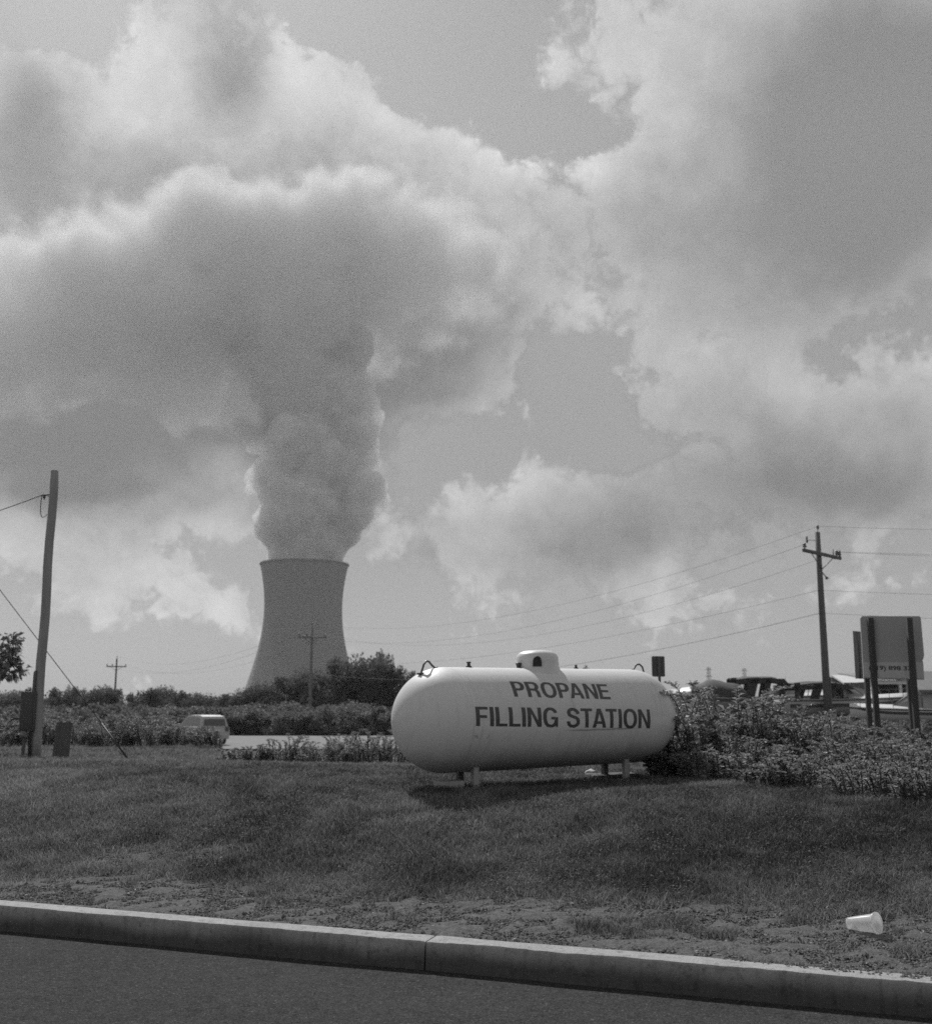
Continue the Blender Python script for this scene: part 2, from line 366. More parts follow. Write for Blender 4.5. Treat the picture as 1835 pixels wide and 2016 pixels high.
# ---------------------------------------------------------------- steam plume: closed volume of vapour
def plume():
    L0 = Vector((TC.x, TC.y, 145))
    t = thing('steam_plume', 'thick billowing plume of grey steam pouring from the cooling tower', 'steam plume', L0)
    def vapour(name, PL, disp, vox, build):
        bm = bmesh.new()
        for (u, v, r, dy) in PL:
            c = at(u, v, TY+dy)-L0; rad = r*TY/F*(1.0 if v < 1100 else .56)
            if v >= 1100: rad = {1125: 31, 1104: 36}[v]
            bmesh.ops.create_icosphere(bm, subdivisions=3, radius=rad, matrix=Matrix.Translation(c) @ Matrix.Diagonal((1, .8 if v < 1000 else 1, 1, 1)))
        me = bpy.data.meshes.new(name); bm.to_mesh(me); bm.free()
        o = mesh_obj(name, me)
        r = o.modifiers.new('r', 'REMESH'); r.mode = 'VOXEL'; r.voxel_size = vox
        s = o.modifiers.new('s', 'SMOOTH'); s.factor = .5; s.iterations = 3
        for k, (size, st) in enumerate(disp):
            tx = bpy.data.textures.new('steam', 'CLOUDS'); tx.noise_scale = size; tx.noise_depth = 3
            d = o.modifiers.new('d%d' % k, 'DISPLACE'); d.texture = tx; d.texture_coords = 'GLOBAL'; d.strength = st; d.mid_level = .5
        r2 = o.modifiers.new('r2', 'REMESH'); r2.mode = 'VOXEL'; r2.voxel_size = vox*1.05
        s2 = o.modifiers.new('s2', 'SMOOTH'); s2.factor = .4; s2.iterations = 1
        dg = bpy.context.evaluated_depsgraph_get()
        me2 = bpy.data.meshes.new_from_object(o.evaluated_get(dg)); o.modifiers.clear(); o.data = me2
        m = material('steam_'+name, build); me2.materials.clear(); me2.materials.append(m); o.parent = t; return m
    COL = [ # u, v, radius in frame units, depth offset (m)
     (601, 1125, 66, 0), (603, 1104, 72, 0), (602, 1078, 80, 0), (606, 1058, 84, 4), (570, 1035, 70, -10), (640, 1030, 72, 10), (600, 1000, 88, 0),
     (520, 1022, 26, 5), (512, 1040, 16, 0), (560, 985, 58, 0), (690, 1050, 22, 0), (700, 1010, 38, -5), (728, 1008, 24, 4), (742, 985, 20, 0), (735, 1035, 12, 10),
     (660, 970, 68, 5), (715, 960, 43, -8), (735, 940, 18, 0), (515, 945, 30, 0), (494, 962, 18, 6), (486, 950, 12, 0), (570, 935, 68, 0), (640, 915, 88, 0), (700, 905, 44, 8),
     (600, 870, 80, -8), (560, 880, 40, 0), (540, 855, 30, 5), (680, 855, 68, 0), (728, 850, 24, -6), (738, 826, 26, 5), (752, 812, 12, 0), (700, 800, 48, 0), (650, 800, 84, 0),
     (590, 800, 84, 10), (700, 755, 36, 0), (690, 735, 38, 8), (718, 770, 22, 0), (630, 735, 80, 0), (560, 750, 70, 0), (505, 860, 34, 6), (478, 845, 26, 4),
     (600, 680, 90, 0), (680, 690, 60, 0), (520, 700, 70, 0)]
    def b1(g, out):
        pv = g.n('ShaderNodeVolumePrincipled', {'Color': (.945, .945, .945, 1), 'Density': .13, 'Anisotropy': -.1})
        g.t.links.new(pv.outputs[0], out.inputs['Volume'])
    vapour('column', COL, ((34, 18), (13, 10), (6, 4.5)), 2.0, b1)
    DR = [(600, 670, 150, 0), (430, 720, 130, 8), (300, 690, 130, 0), (160, 680, 130, 10), (90, 640, 120, 0), (760, 640, 150, 0), (860, 590, 140, 10), (940, 530, 130, 0), (960, 440, 90, 0), (60, 740, 120, 0), (-60, 620, 170, 0), (-160, 640, 150, 0), (60, 520, 150, 0), (-60, 740, 110, 0), (-240, 640, 100, 0), (160, 470, 140, 0), (600, 560, 210, 0),
          (420, 560, 210, 0), (250, 580, 190, 0), (740, 500, 190, 0), (860, 450, 120, 0), (380, 460, 160, 0), (560, 430, 170, 0), (700, 400, 110, 0), (470, 790, 90, 0), (380, 800, 80, 0), (600, 780, 90, 0), (690, 760, 60, 0)]
    c = at(430, 590, TY)-L0; ct = at(590, 790, TY)-L0
    def b2(g, out):
        co = g.n('ShaderNodeTexCoord').outputs['Object']
        wn = g.n('ShaderNodeVectorMath', {0: g.vm('SUBTRACT', g.noise(co, .010, 4, .6, out=1), (.5, .5, .5)), 'Scale': 210.0}, operation='SCALE').outputs[0]
        cw = g.vm('ADD', co, wn)
        def ell(cc, s):
            mp = g.n('ShaderNodeMapping', {'Vector': cw, 'Location': tuple(cc), 'Rotation': (0, R(-12), 0), 'Scale': s}, vector_type='TEXTURE')
            return g.n('ShaderNodeTexGradient', {0: mp.outputs[0]}, gradient_type='SPHERICAL').outputs['Fac']
        e = g.m('MAXIMUM', ell(c, (365, 120, 142)), ell(ct, (88, 70, 75)))
        d = g.m('MULTIPLY_ADD', g.m('SUBTRACT', g.noise(co, .03, 5, .62), .5), .9, e)
        f = g.n('ShaderNodeMapRange', {0: d, 1: .06, 2: .42, 3: 0.0, 4: 1.0}, interpolation_type='SMOOTHSTEP').outputs[0]
        pv = g.n('ShaderNodeVolumePrincipled', {'Color': (.94, .94, .94, 1), 'Density': g.m('MULTIPLY', f, .05), 'Anisotropy': -.1})
        g.t.links.new(pv.outputs[0], out.inputs['Volume'])
    m = vapour('drift', DR, ((60, 30),), 7.0, b2)
    try: m.cycles.volume_step_rate = STEP
    except Exception: pass
STEP = .35
plume()

# ---------------------------------------------------------------- the air between
def haze():
    m = MB(); m.box((0, 640, 399), (2400, 1500, 802))
    def b(g, out):
        pv = g.n('ShaderNodeVolumePrincipled', {'Color': (.95, .95, .95, 1), 'Density': HAZE, 'Anisotropy': .3})
        g.t.links.new(pv.outputs[0], out.inputs['Volume'])
    tag(m.build('haze', material('haze', b)), kind='stuff')
HAZE = .00013
haze()

# ---------------------------------------------------------------- road, kerb, lawn
def road():
    def b(g, out):
        co = g.n('ShaderNodeTexCoord').outputs['Object']
        n0 = g.noise(co, .9, 5, .6); n1 = g.noise(co, 70, 5, .8); n2 = g.noise(co, 190, 2, .6); n3 = g.noise(co, 14, 5, .65)
        f = g.m('MULTIPLY_ADD', g.m('SUBTRACT', n0, .5), .035, .050)
        f = g.m('MULTIPLY_ADD', g.m('SUBTRACT', n3, .5), .045, f)
        # the stones of the wearing course, dark binder between them
        vo = g.n('ShaderNodeTexVoronoi', {'Vector': co, 'Scale': 125.0, 'Randomness': 1.0}, feature='F1')
        cv = g.n('ShaderNodeSeparateColor', {0: vo.outputs['Color']}).outputs[0]
        st = g.m('MULTIPLY', g.m('SUBTRACT', cv, .45), .075)
        f = g.m('ADD', f, g.m('MULTIPLY', st, g.n('ShaderNodeMapRange', {0: vo.outputs['Distance'], 1: .35, 2: .75, 3: 1.0, 4: .0}).outputs[0]))
        pale = g.n('ShaderNodeMapRange', {0: cv, 1: .975, 2: .99}).outputs[0]
        f = g.m('MAXIMUM', g.m('MULTIPLY_ADD', pale, .05, f), .010)
        cc = g.n('ShaderNodeCombineColor', {0: f, 1: f, 2: f}).outputs[0]
        p = g.n('ShaderNodeBsdfPrincipled', {'Base Color': cc, 'Roughness': .95, 'Specular IOR Level': .08})
        h = g.m('ADD', g.m('MULTIPLY', cv, .5), g.m('MULTIPLY', n1, .9))
        bp = g.n('ShaderNodeBump', {'Height': h, 'Strength': 1.0, 'Distance': .012}); g.t.links.new(bp.outputs[0], p.inputs['Normal'])
        g.t.links.new(p.outputs[0], out.inputs['Surface'])
    m = material('asphalt', b)
    T = np.concatenate([[-80, -40, -20, -8], np.arange(-4, 10, .08), [14, 24, 45, 80]]); S = np.concatenate([[-60, -30, -14], np.arange(-8, .1, .08)])
    tt, ss = np.meshgrid(T, S, indexing='ij'); x, y = ts(tt, ss)
    z = .012*(fbm(x*.8, y*.8, 3, 3)-.5)-.006
    V = np.stack([x, y, z], -1).reshape(-1, 3); a, bb = len(T), len(S)
    i = (np.arange(a-1)[:, None]*bb+np.arange(bb-1)[None]).ravel()
    tag(np_mesh('road', V, np.stack([i, i+bb, i+bb+1, i+1], 1), m, smooth=True), kind='structure')
road()

def kerb():
    def b(g, out):
        co = g.n('ShaderNodeTexCoord').outputs['Object']
        z = g.n('ShaderNodeSeparateXYZ', {0: co}).outputs[2]
        n0 = g.noise(co, 3.5, 6, .62); n1 = g.noise(co, 60, 4, .65); n2 = g.noise(co, 1.3, 4, .5)
        f = g.m('MULTIPLY_ADD', g.m('SUBTRACT', n0, .5), .20, .345)
        f = g.m('MULTIPLY_ADD', g.m('SUBTRACT', n1, .5), .10, f)
        # darker low on the face, a wandering edge
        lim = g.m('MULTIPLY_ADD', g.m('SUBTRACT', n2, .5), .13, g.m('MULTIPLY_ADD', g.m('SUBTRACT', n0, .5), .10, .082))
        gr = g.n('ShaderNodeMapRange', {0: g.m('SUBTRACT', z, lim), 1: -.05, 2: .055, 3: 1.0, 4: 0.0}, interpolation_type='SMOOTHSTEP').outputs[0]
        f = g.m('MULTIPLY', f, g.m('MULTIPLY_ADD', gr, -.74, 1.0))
        n4 = g.noise(co, 22, 6, .75); sp = g.n('ShaderNodeMapRange', {0: n4, 1: .54, 2: .66}).outputs[0]
        f = g.m('MULTIPLY', f, g.m('MULTIPLY_ADD', sp, -.42, 1.0))
        n5 = g.noise(g.n('ShaderNodeMapping', {'Vector': co, 'Scale': (26, 26, 3)}).outputs[0], 1.0, 4, .6)
        f = g.m('MULTIPLY', f, g.m('MULTIPLY_ADD', g.n('ShaderNodeMapRange', {0: n5, 1: .5, 2: .7}).outputs[0], -.25, 1.0))
        f = g.m('MAXIMUM', f, .01)
        cc = g.n('ShaderNodeCombineColor', {0: f, 1: f, 2: f}).outputs[0]
        p = g.n('ShaderNodeBsdfPrincipled', {'Base Color': cc, 'Roughness': .9, 'Specular IOR Level': .2})
        bp = g.n('ShaderNodeBump', {'Height': g.noise(co, 75, 6, .75), 'Strength': .8, 'Distance': .012}); g.t.links.new(bp.outputs[0], p.inputs['Normal'])
        g.t.links.new(p.outputs[0], out.inputs['Surface'])
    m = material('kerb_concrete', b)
    mb = MB(); J = 2.78; L = 3.05
    for k in range(-9, 9):
        t0, t1 = J+L*k+.004, J+L*(k+1)-.004
        H, Wd = KERB_H, KERB_W
        prof = [(-.012, -.12), (-.002, 0.0), (.008, H-.012), (.010, H-.006), (.014, H-.001), (.022, H), (Wd-.02, H+.001), (Wd-.006, H-.006), (Wd, H-.02), (Wd, -.12)]
        n = 110; vs = []
        for i in range(n+1):
            t = t0+(t1-t0)*i/n
            e = .006 if i in (0, n) else 0
            for (s_, z_) in prof:
                w = .0045*(float(vnoise(t*3.1, s_*9+z_*11, 4))-.5)+(.0045*(float(vnoise(t*23, 3, 6))-.5) if .005 < s_ < .02 else 0)
                x, y = ts(t, s_+w+(e if s_ < .05 else 0)); vs.append((x, y, z_+w-(e*.6 if z_ > H-.02 else 0)))
        q = len(prof)
        fs = [(i*q+j, i*q+j+1, (i+1)*q+j+1, (i+1)*q+j) for i in range(n) for j in range(q-1)]
        fs += [list(range(q)), [n*q+j for j in range(q)]]
        mb.add(vs, fs, True)
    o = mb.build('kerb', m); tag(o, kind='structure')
    sh = o.modifiers.new('e', 'EDGE_SPLIT'); sh.split_angle = R(22)
kerb()

def side_road():
    """pale paved road crossing behind the lawn, where the car stands"""
    def b(g, out):
        co = g.n('ShaderNodeTexCoord').outputs['Object']; n0 = g.noise(co, .25, 6, .6); n1 = g.noise(co, 6, 4, .6)
        f = g.m('MULTIPLY_ADD', g.m('SUBTRACT', n0, .5), .10, g.m('MULTIPLY_ADD', g.m('SUBTRACT', n1, .5), .05, .195))
        cc = g.n('ShaderNodeCombineColor', {0: f, 1: f, 2: f}).outputs[0]
        g.t.links.new(g.n('ShaderNodeBsdfPrincipled', {'Base Color': cc, 'Roughness': .95, 'Specular IOR Level': .1}).outputs[0], out.inputs['Surface'])
    X = np.arange(-46, 9, 1.0); Y = np.arange(59, 86.1, 1.0); xx, yy = np.meshgrid(X, Y, indexing='ij'); a, bb = len(X), len(Y)
    zz = ground_z(xx, yy)+.10
    V = np.stack([xx, yy, zz], -1).reshape(-1, 3); i = (np.arange(a-1)[:, None]*bb+np.arange(bb-1)[None]).ravel()
    tag(np_mesh('side_road', V, np.stack([i, i+bb, i+bb+1, i+1], 1), material('pale_paving', b), smooth=True), kind='structure')
side_road()

def bareness(x, y):
    """1 = bare dirt and litter, 0 = closed turf"""
    s = kerb_s(x, y)
    e = 1.06+.34*(fbm(x*1.1, y*1.1, 4, 21)-.5)*2+.11*x+.16*(fbm(x*6, y*6, 3, 22)-.5)*2
    b1 = 1-sstep(-.22, .22, s-e)
    # worn scar at the left
    ax, ay = x+2.15, y-8.15
    b2 = (1-sstep(.25, .85, np.sqrt((ax*.8+ay*.25)**2+(ay*3.2)**2)+1.2*(fbm(x*4, y*4, 3, 31)-.5)))*.75
    b1 = b1*(1-.8*sstep(.62, .72, fbm(x*4.5, y*4.5, 3, 33))*sstep(.35, .6, s))
    return np.clip(np.maximum(b1, b2), 0, 1)

def ground():
    T = np.concatenate([-np.geomspace(4500, 11, 46), np.arange(-10.5, 12, .075), np.geomspace(12.5, 4500, 46)])
    S = np.concatenate([np.arange(.150, 9, .05), np.arange(9, 30, .25), np.geomspace(30.5, 6000, 70)])
    tt, ss = np.meshgrid(T, S, indexing='ij'); x, y = ts(tt, ss)
    z = ground_z(x, y); bare = bareness(x, y)
    fine = (fbm(x*16, y*16, 3, 6)-.5)
    z = z+np.where(ss < 9, fine*(.05*bare+.012), 0)
    V = np.stack([x, y, z], -1).reshape(-1, 3); a, bb = len(T), len(S)
    i = (np.arange(a-1)[:, None]*bb+np.arange(bb-1)[None]).ravel()
    def b(g, out):
        co = g.n('ShaderNodeTexCoord').outputs['Object']
        ba = g.n('ShaderNodeAttribute', attribute_name='bare').outputs['Fac']
        n0 = g.noise(co, 1.2, 6, .6); n1 = g.noise(co, 28, 6, .7); n2 = g.noise(co, 110, 4, .7)
        d = g.m('MULTIPLY_ADD', g.m('SUBTRACT', n1, .5), .20, .115)
        d = g.m('MULTIPLY_ADD', g.m('SUBTRACT', n2, .5), .20, d)
        gr = g.m('MULTIPLY_ADD', g.m('SUBTRACT', n0, .5), .04, .050)
        gr = g.m('MULTIPLY_ADD', g.m('SUBTRACT', n1, .5), .035, gr)
        f = g.m('MAXIMUM', g.n('ShaderNodeMix', {0: ba, 2: gr, 3: d}).outputs[0], .012)
        cc = g.n('ShaderNodeCombineColor', {0: f, 1: f, 2: f}).outputs[0]
        p = g.n('ShaderNodeBsdfPrincipled', {'Base Color': cc, 'Roughness': .95, 'Specular IOR Level': .1})
        h = g.m('ADD', g.m('MULTIPLY', n1, .7), g.m('MULTIPLY', n2, .3))
        bp = g.n('ShaderNodeBump', {'Height': h, 'Strength': 1.0, 'Distance': .022}); g.t.links.new(bp.outputs[0], p.inputs['Normal'])
        g.t.links.new(p.outputs[0], out.inputs['Surface'])
    m = material('soil_and_turf', b)
    tag(np_mesh('ground', V, np.stack([i, i+bb, i+bb+1, i+1], 1), m, smooth=True, attr={'bare': bare.ravel()}), kind='structure')
ground()

def grass():
    V = []; T = []
    def batch(n, y0, y1, w0, h0, spread):
        y = 1/(1/y0-RNG.random(n)*(1/y0-1/y1)); x = (RNG.random(n)*2-1)*(.46*y*spread+.4)
        s = kerb_s(x, y); bare = bareness(x, y)
        keep = (s > .2) & (RNG.random(n) > bare*1.02-.02+.0*x)
        tuft = fbm(x*5, y*5, 3, 41)
        keep &= RNG.random(n) < (.35+1.1*tuft)
        x, y, tuft, bare = x[keep], y[keep], tuft[keep], bare[keep]; n = len(x)
        z = ground_z(x, y)+.002
        clump = fbm(x*1.3, y*1.3, 3, 44)
        h = h0*(.45+.9*RNG.random(n))*(.55+.9*tuft)*(.75+.5*clump)
        w = w0*(.6+.8*RNG.random(n))*y/7
        th = RNG.random(n)*2*np.pi; ln = RNG.random(n)*1.5+.2; la = th+RNG.normal(0, 1.2, n)
        dx, dy = np.cos(th)*w/2, np.sin(th)*w/2
        ox, oy = np.cos(la)*ln*h, np.sin(la)*ln*h
        a = np.stack([x-dx, y-dy, z-.008], 1); b = np.stack([x+dx, y+dy, z-.008], 1)
        c = np.stack([x+ox*.35+dx*.7, y+oy*.35+dy*.7, z+h*.6], 1); c2 = np.stack([x+ox*.35-dx*.7, y+oy*.35-dy*.7, z+h*.6], 1)
        d = np.stack([x+ox, y+oy, z+h], 1)
        V.append(np.stack([a, b, c, c2, d], 1).reshape(-1, 3))
        tone = .10+.55*RNG.random(n)**1.3+.9*(fbm(x*.7, y*.7, 3, 47)-.5)+.7*(fbm(x*4, y*4, 3, 49)-.5)+.35*(RNG.random(n) > .93)+.3*bare
        T.append(np.repeat(np.clip(tone, 0, 1), 5)); return n
    N = batch(480000, 5.3, 12.5, .0045, .038, 1.2)+batch(140000, 12.5, 38, .0045, .05, 1.15)
    V = np.concatenate(V); T = np.concatenate(T); k = np.arange(N)*5
    F_ = np.concatenate([np.stack([k, k+1, k+2], 1), np.stack([k, k+2, k+3], 1), np.stack([k+3, k+2, k+4], 1)])
    # clover and plantain leaves low in the sward
    n = 90000; y = 1/(1/5.3-RNG.random(n)*(1/5.3-1/13.5)); x = (RNG.random(n)*2-1)*(.46*y*1.2+.4); s = kerb_s(x, y)
    keep = (s > .2) & (RNG.random(n) > bareness(x, y)*.96) & (fbm(x*2.2, y*2.2, 3, 71) > .47); x, y = x[keep], y[keep]; n = len(x)
    c = np.stack([x, y, ground_z(x, y)+.012+.022*RNG.random(n)], 1); d = RNG.normal(0, 1, (n, 3)); d[:, 2] = np.abs(d[:, 2])*.25; L = .008+.014*RNG.random(n)
    d /= np.linalg.norm(d, axis=1, keepdims=True); q = np.cross(d, np.array([0, 0, 1.0])+RNG.normal(0, .3, (n, 3))); q /= np.linalg.norm(q, axis=1, keepdims=True); w = L*(.5+.4*RNG.random(n))
    V2 = np.stack([c, c+d*L[:, None]*.55+q*w[:, None]/2, c+d*L[:, None], c+d*L[:, None]*.55-q*w[:, None]/2], 1).reshape(-1, 3); k2 = len(V)+np.arange(n)*4
    F_ = np.concatenate([F_, np.stack([k2, k2+1, k2+2], 1), np.stack([k2, k2+2, k2+3], 1)]); V = np.concatenate([V, V2]); T = np.concatenate([T, np.repeat(.1+.35*RNG.random(n), 4)])
    tag(np_mesh('grass', V, F_, leafmat('grass_blades', .035, .31, .3, .7, .1), attr={'tone': T}), 'short mown grass covering the bank', kind='stuff')
grass()

def litter():
    """clods and pebbles on the bare strip, dry leaf and straw bits"""
    n = 190000; t = RNG.random(n)*12-3.6; s = KERB_W*.2+RNG.random(n)**1.0*2.6
    x, y = ts(t, s); bare = bareness(x, y)
    onk = s < KERB_W+.02
    keep = (RNG.random(n) < bare) & ((~onk) | ((t > 3.9) & (RNG.random(n) < .25+.75*sstep(3.9, 5.0, t)*(fbm(t*7, s*9, 2, 9) > .42)) & (s > KERB_W*(1.0-.70*(t-3.9)/1.3))))
    x, y, t, s = x[keep], y[keep], t[keep], s[keep]; n = len(x)
    z = np.where(s < KERB_W+.01, KERB_H, ground_z(x, y))
    r = .0030+.0080*RNG.random(n)**2.2+.010*(RNG.random(n) > .994)
    base = np.array([[1, 0, 0], [0, 1, 0], [-1, 0, 0], [0, -1, 0], [0, 0, 1], [0, 0, -1]], float)
    P = base[None]*(.6+.8*RNG.random((n, 6, 1)))*r[:, None, None]; P[:, :, 2] *= .65
    a = RNG.random(n)*6.28; c, si = np.cos(a)[:, None], np.sin(a)[:, None]
    X = P[:, :, 0]*c-P[:, :, 1]*si; Y = P[:, :, 0]*si+P[:, :, 1]*c
    V = np.stack([X+x[:, None], Y+y[:, None], P[:, :, 2]+z[:, None]+r[:, None]*.3], -1).reshape(-1, 3)
    tri = np.array([[0, 1, 4], [1, 2, 4], [2, 3, 4], [3, 0, 4], [1, 0, 5], [2, 1, 5], [3, 2, 5], [0, 3, 5]])
    F_ = (tri[None]+6*np.arange(n)[:, None, None]).reshape(-1, 3)
    tone = np.repeat(.06+.34*RNG.random(n)**1.5+.45*(RNG.random(n) > .96), 6)
    tag(np_mesh('gravel', V, F_, leafmat('clods', .09, .34, .0, .95, .1), attr={'tone': np.clip(tone, 0, 1)}), 'loose gravel and dry clods along the kerb', kind='stuff')
    # straw and dead leaves
    n = 2800; t = RNG.random(n)*15-4; s = .2+RNG.random(n)*2.2; x, y = ts(t, s); z = ground_z(x, y)+.006
    L = .008+.03*RNG.random(n)**2; w = .002+.010*RNG.random(n)**3; a = RNG.random(n)*6.28; tl = RNG.normal(0, .35, n)
    d = np.stack([np.cos(a)*np.cos(tl), np.sin(a)*np.cos(tl), np.sin(tl)], 1); q = np.stack([-np.sin(a), np.cos(a), RNG.normal(0, .5, n)], 1)
    c = np.stack([x, y, z+np.abs(np.sin(tl))*L*.5], 1)
    V = np.stack([c-d*L[:, None]/2, c+q*w[:, None]/2, c+d*L[:, None]/2, c-q*w[:, None]/2], 1).reshape(-1, 3)
    tag(np_mesh('dry_straw', V, np.arange(4*n).reshape(-1, 4), leafmat('straw', .10, .40, .2, .7, .3), attr={'tone': np.repeat(RNG.random(n)**2, 4)}), 'bits of pale straw and dead leaf on the dirt', kind='stuff')
litter()

# ---------------------------------------------------------------- bold grotesque capitals drawn as outlines
def sans_text(text, sw=.165, hb=.145):
    def arc(cx, cy, rx, ry, a0, a1, n=14, e=2.35):
        out = []
        for i in range(n+1):
            a = R(a0+(a1-a0)*i/n); c, s = math.cos(a), math.sin(a)
            out.append((cx+rx*math.copysign(abs(c)**(2/e), c), cy+ry*math.copysign(abs(s)**(2/e), s)))
        return out
    def rect(x0, y0, x1, y1): return [(x0, y0), (x1, y0), (x1, y1), (x0, y1)]
    s = sw
    def G(ch):
        if ch == 'I': return s, [rect(0, 0, s, 1)]
        if ch == 'L': return .56, [[(0, 0), (.56, 0), (.56, hb), (s, hb), (s, 1), (0, 1)]]
        if ch == 'F': return .58, [[(0, 0), (s, 0), (s, .42), (.52, .42), (.52, .42+hb), (s, .42+hb), (s, 1-hb), (.58, 1-hb), (.58, 1), (0, 1)]]
        if ch == 'E': return .61, [[(0, 0), (.61, 0), (.61, hb), (s, hb), (s, .44), (.56, .44), (.56, .44+hb*.95), (s, .44+hb*.95), (s, 1-hb), (.60, 1-hb), (.60, 1), (0, 1)]]
        if ch == 'T': return .62, [[(.31-s/2, 0), (.31+s/2, 0), (.31+s/2, 1-hb), (.62, 1-hb), (.62, 1), (0, 1), (0, 1-hb), (.31-s/2, 1-hb)]]
        if ch == 'N': return .70, [[(0, 0), (s*.96, 0), (s*.96, .70), (.70-s*1.05, 0), (.70, 0), (.70, 1), (.70-s*.96, 1), (.70-s*.96, .30), (s*1.05, 1), (0, 1)]]
        if ch == 'A':
            return .76, [[(0, 0), (s*1.02, 0), (.225, .20), (.535, .20), (.76-s*1.02, 0), (.76, 0), (.38+s*.58, 1), (.38-s*.58, 1)], [(.268, .335), (.38, .76), (.492, .335)]]
        if ch == 'O': return .78, [arc(.39, .5, .39, .52, 0, 360, 40)[:-1], arc(.39, .5, .39-s, .52-hb*1.02, 0, 360, 40)[:-1]]
        if ch == 'P':
            o = [(0, 0), (s, 0), (s, .38), (.34, .38)]+arc(.34, .69, .30, .31, -90, 90, 16)+[(0, 1)]
            i = [(s, .38+hb*.95), (.33, .38+hb*.95)]+arc(.33, .69, .30-s, .31-hb*.95, -90, 90, 12)+[(s, 1-hb*.95)]
            return .64, [o, i]
        if ch == 'R':
            o = [(0, 0), (s, 0), (s, .40), (.34, .40), (.43, .37), (.465, .28), (.475, .10), (.50, 0), (.69, 0), (.65, .08), (.645, .26), (.62, .37), (.54, .45)]+arc(.36, .715, .30, .285, -52, 90, 14)+[(0, 1)]
            i = [(s, .40+hb*.95), (.34, .40+hb*.95)]+arc(.34, .695, .30-s*.95, .165, -90, 90, 12)+[(s, 1-hb*.95)]
            return .69, [o, i]
        if ch == 'G':
            o = arc(.39, .5, .39, .52, 30, 318, 34)+[(.63, .10), (.655, .0), (.76, 0), (.76, .53), (.41, .53), (.41, .53-hb*.92), (.60, .53-hb*.92)]+list(reversed(arc(.39, .5, .39-s, .52-hb, 36, 322, 30)))
            o = arc(.39, .5, .39, .52, 26, 312, 34)+[(.655, .0), (.76, 0), (.76, .53), (.41, .53), (.41, .53-hb*.92), (.60, .53-hb*.92)]+list(reversed(arc(.39, .5, .39-s, .52-hb, 34, 325, 30)))
            return .77, [o]
        if ch == 'S':
            c = [(.60, .70), (.585, .79), (.52, .88), (.42, .935), (.33, .945), (.22, .925), (.135, .86), (.11, .755), (.14, .66), (.23, .595), (.35, .55), (.47, .51), (.565, .445), (.60, .34), (.59, .22), (.52, .125), (.42, .068), (.32, .055), (.20, .075), (.115, .15), (.085, .25), (.08, .31)]
            # offset the spine to both sides
            L, Rr = [], []
            for i in range(len(c)):
                a = Vector(c[max(0, i-1)]); b = Vector(c[min(len(c)-1, i+1)]); t = (b-a).normalized(); nrm = Vector((-t.y, t.x)); w = (hb+(s-hb)*abs(t.y))*.5
                L.append(tuple(Vector(c[i])+nrm*w)); Rr.append(tuple(Vector(c[i])-nrm*w))
            return .68, [L+list(reversed(Rr))]
        return .27, []
    cu = bpy.data.curves.new('lettering', 'CURVE'); cu.dimensions = '2D'; cu.fill_mode = 'BOTH'
    x = 0
    for text_i, ch in enumerate(text):
        w, cs = G(ch)
        for c in cs:
            sp = cu.splines.new('POLY'); sp.points.add(len(c)-1); sp.use_cyclic_u = True
            for k, (px, py) in enumerate(c): sp.points[k].co = (px+x, py, 0, 1)
        x += w+.085
        nx = text[text_i+1] if text_i+1 < len(text) else ''
        if ch+nx in ('PA', 'TA', 'AT', 'RO', 'PR'): x -= {'PA': .10, 'TA': .09, 'AT': .09}.get(ch+nx, .0)
        if ch == ' ': x += .02
    o = bpy.data.objects.new('lettering', cu); col.objects.link(o)
    me = bpy.data.meshes.new_from_object(o.evaluated_get(bpy.context.evaluated_depsgraph_get()))
    bpy.data.objects.remove(o); return me

# ---------------------------------------------------------------- propane tank
TR = .47
TP0 = at(873, 1417, 9.95); TP1 = at(1238, 1409, 11.30)
TA = (TP1-TP0); TL = TA.length; TA = TA.normalized()
TN = Vector((TA.y, -TA.x, 0)).normalized(); TU = TA.cross(TN); TU = TU if TU.z > 0 else -TU   # out towards the kerb / up
TMAT = Matrix((( TA.x, TN.x, TU.x, TP0.x), (TA.y, TN.y, TU.y, TP0.y), (TA.z, TN.z, TU.z, TP0.z), (0, 0, 0, 1)))
TINV = TMAT.inverted()
def tank_hit(u, v):
    """where the line of sight meets the barrel: (length along it, angle up from its side)"""
    d = Vector(ray(u, v)).normalized(); o = TINV @ Vector((0, 0, EYE)); d = TINV.to_3x3() @ d
    A = d.y**2+d.z**2; B = 2*(o.y*d.y+o.z*d.z); C = o.y**2+o.z**2-TR**2
    t = (-B-math.sqrt(max(0, B*B-4*A*C)))/(2*A); p = o+d*t
    return p.x, math.atan2(p.z, p.y)
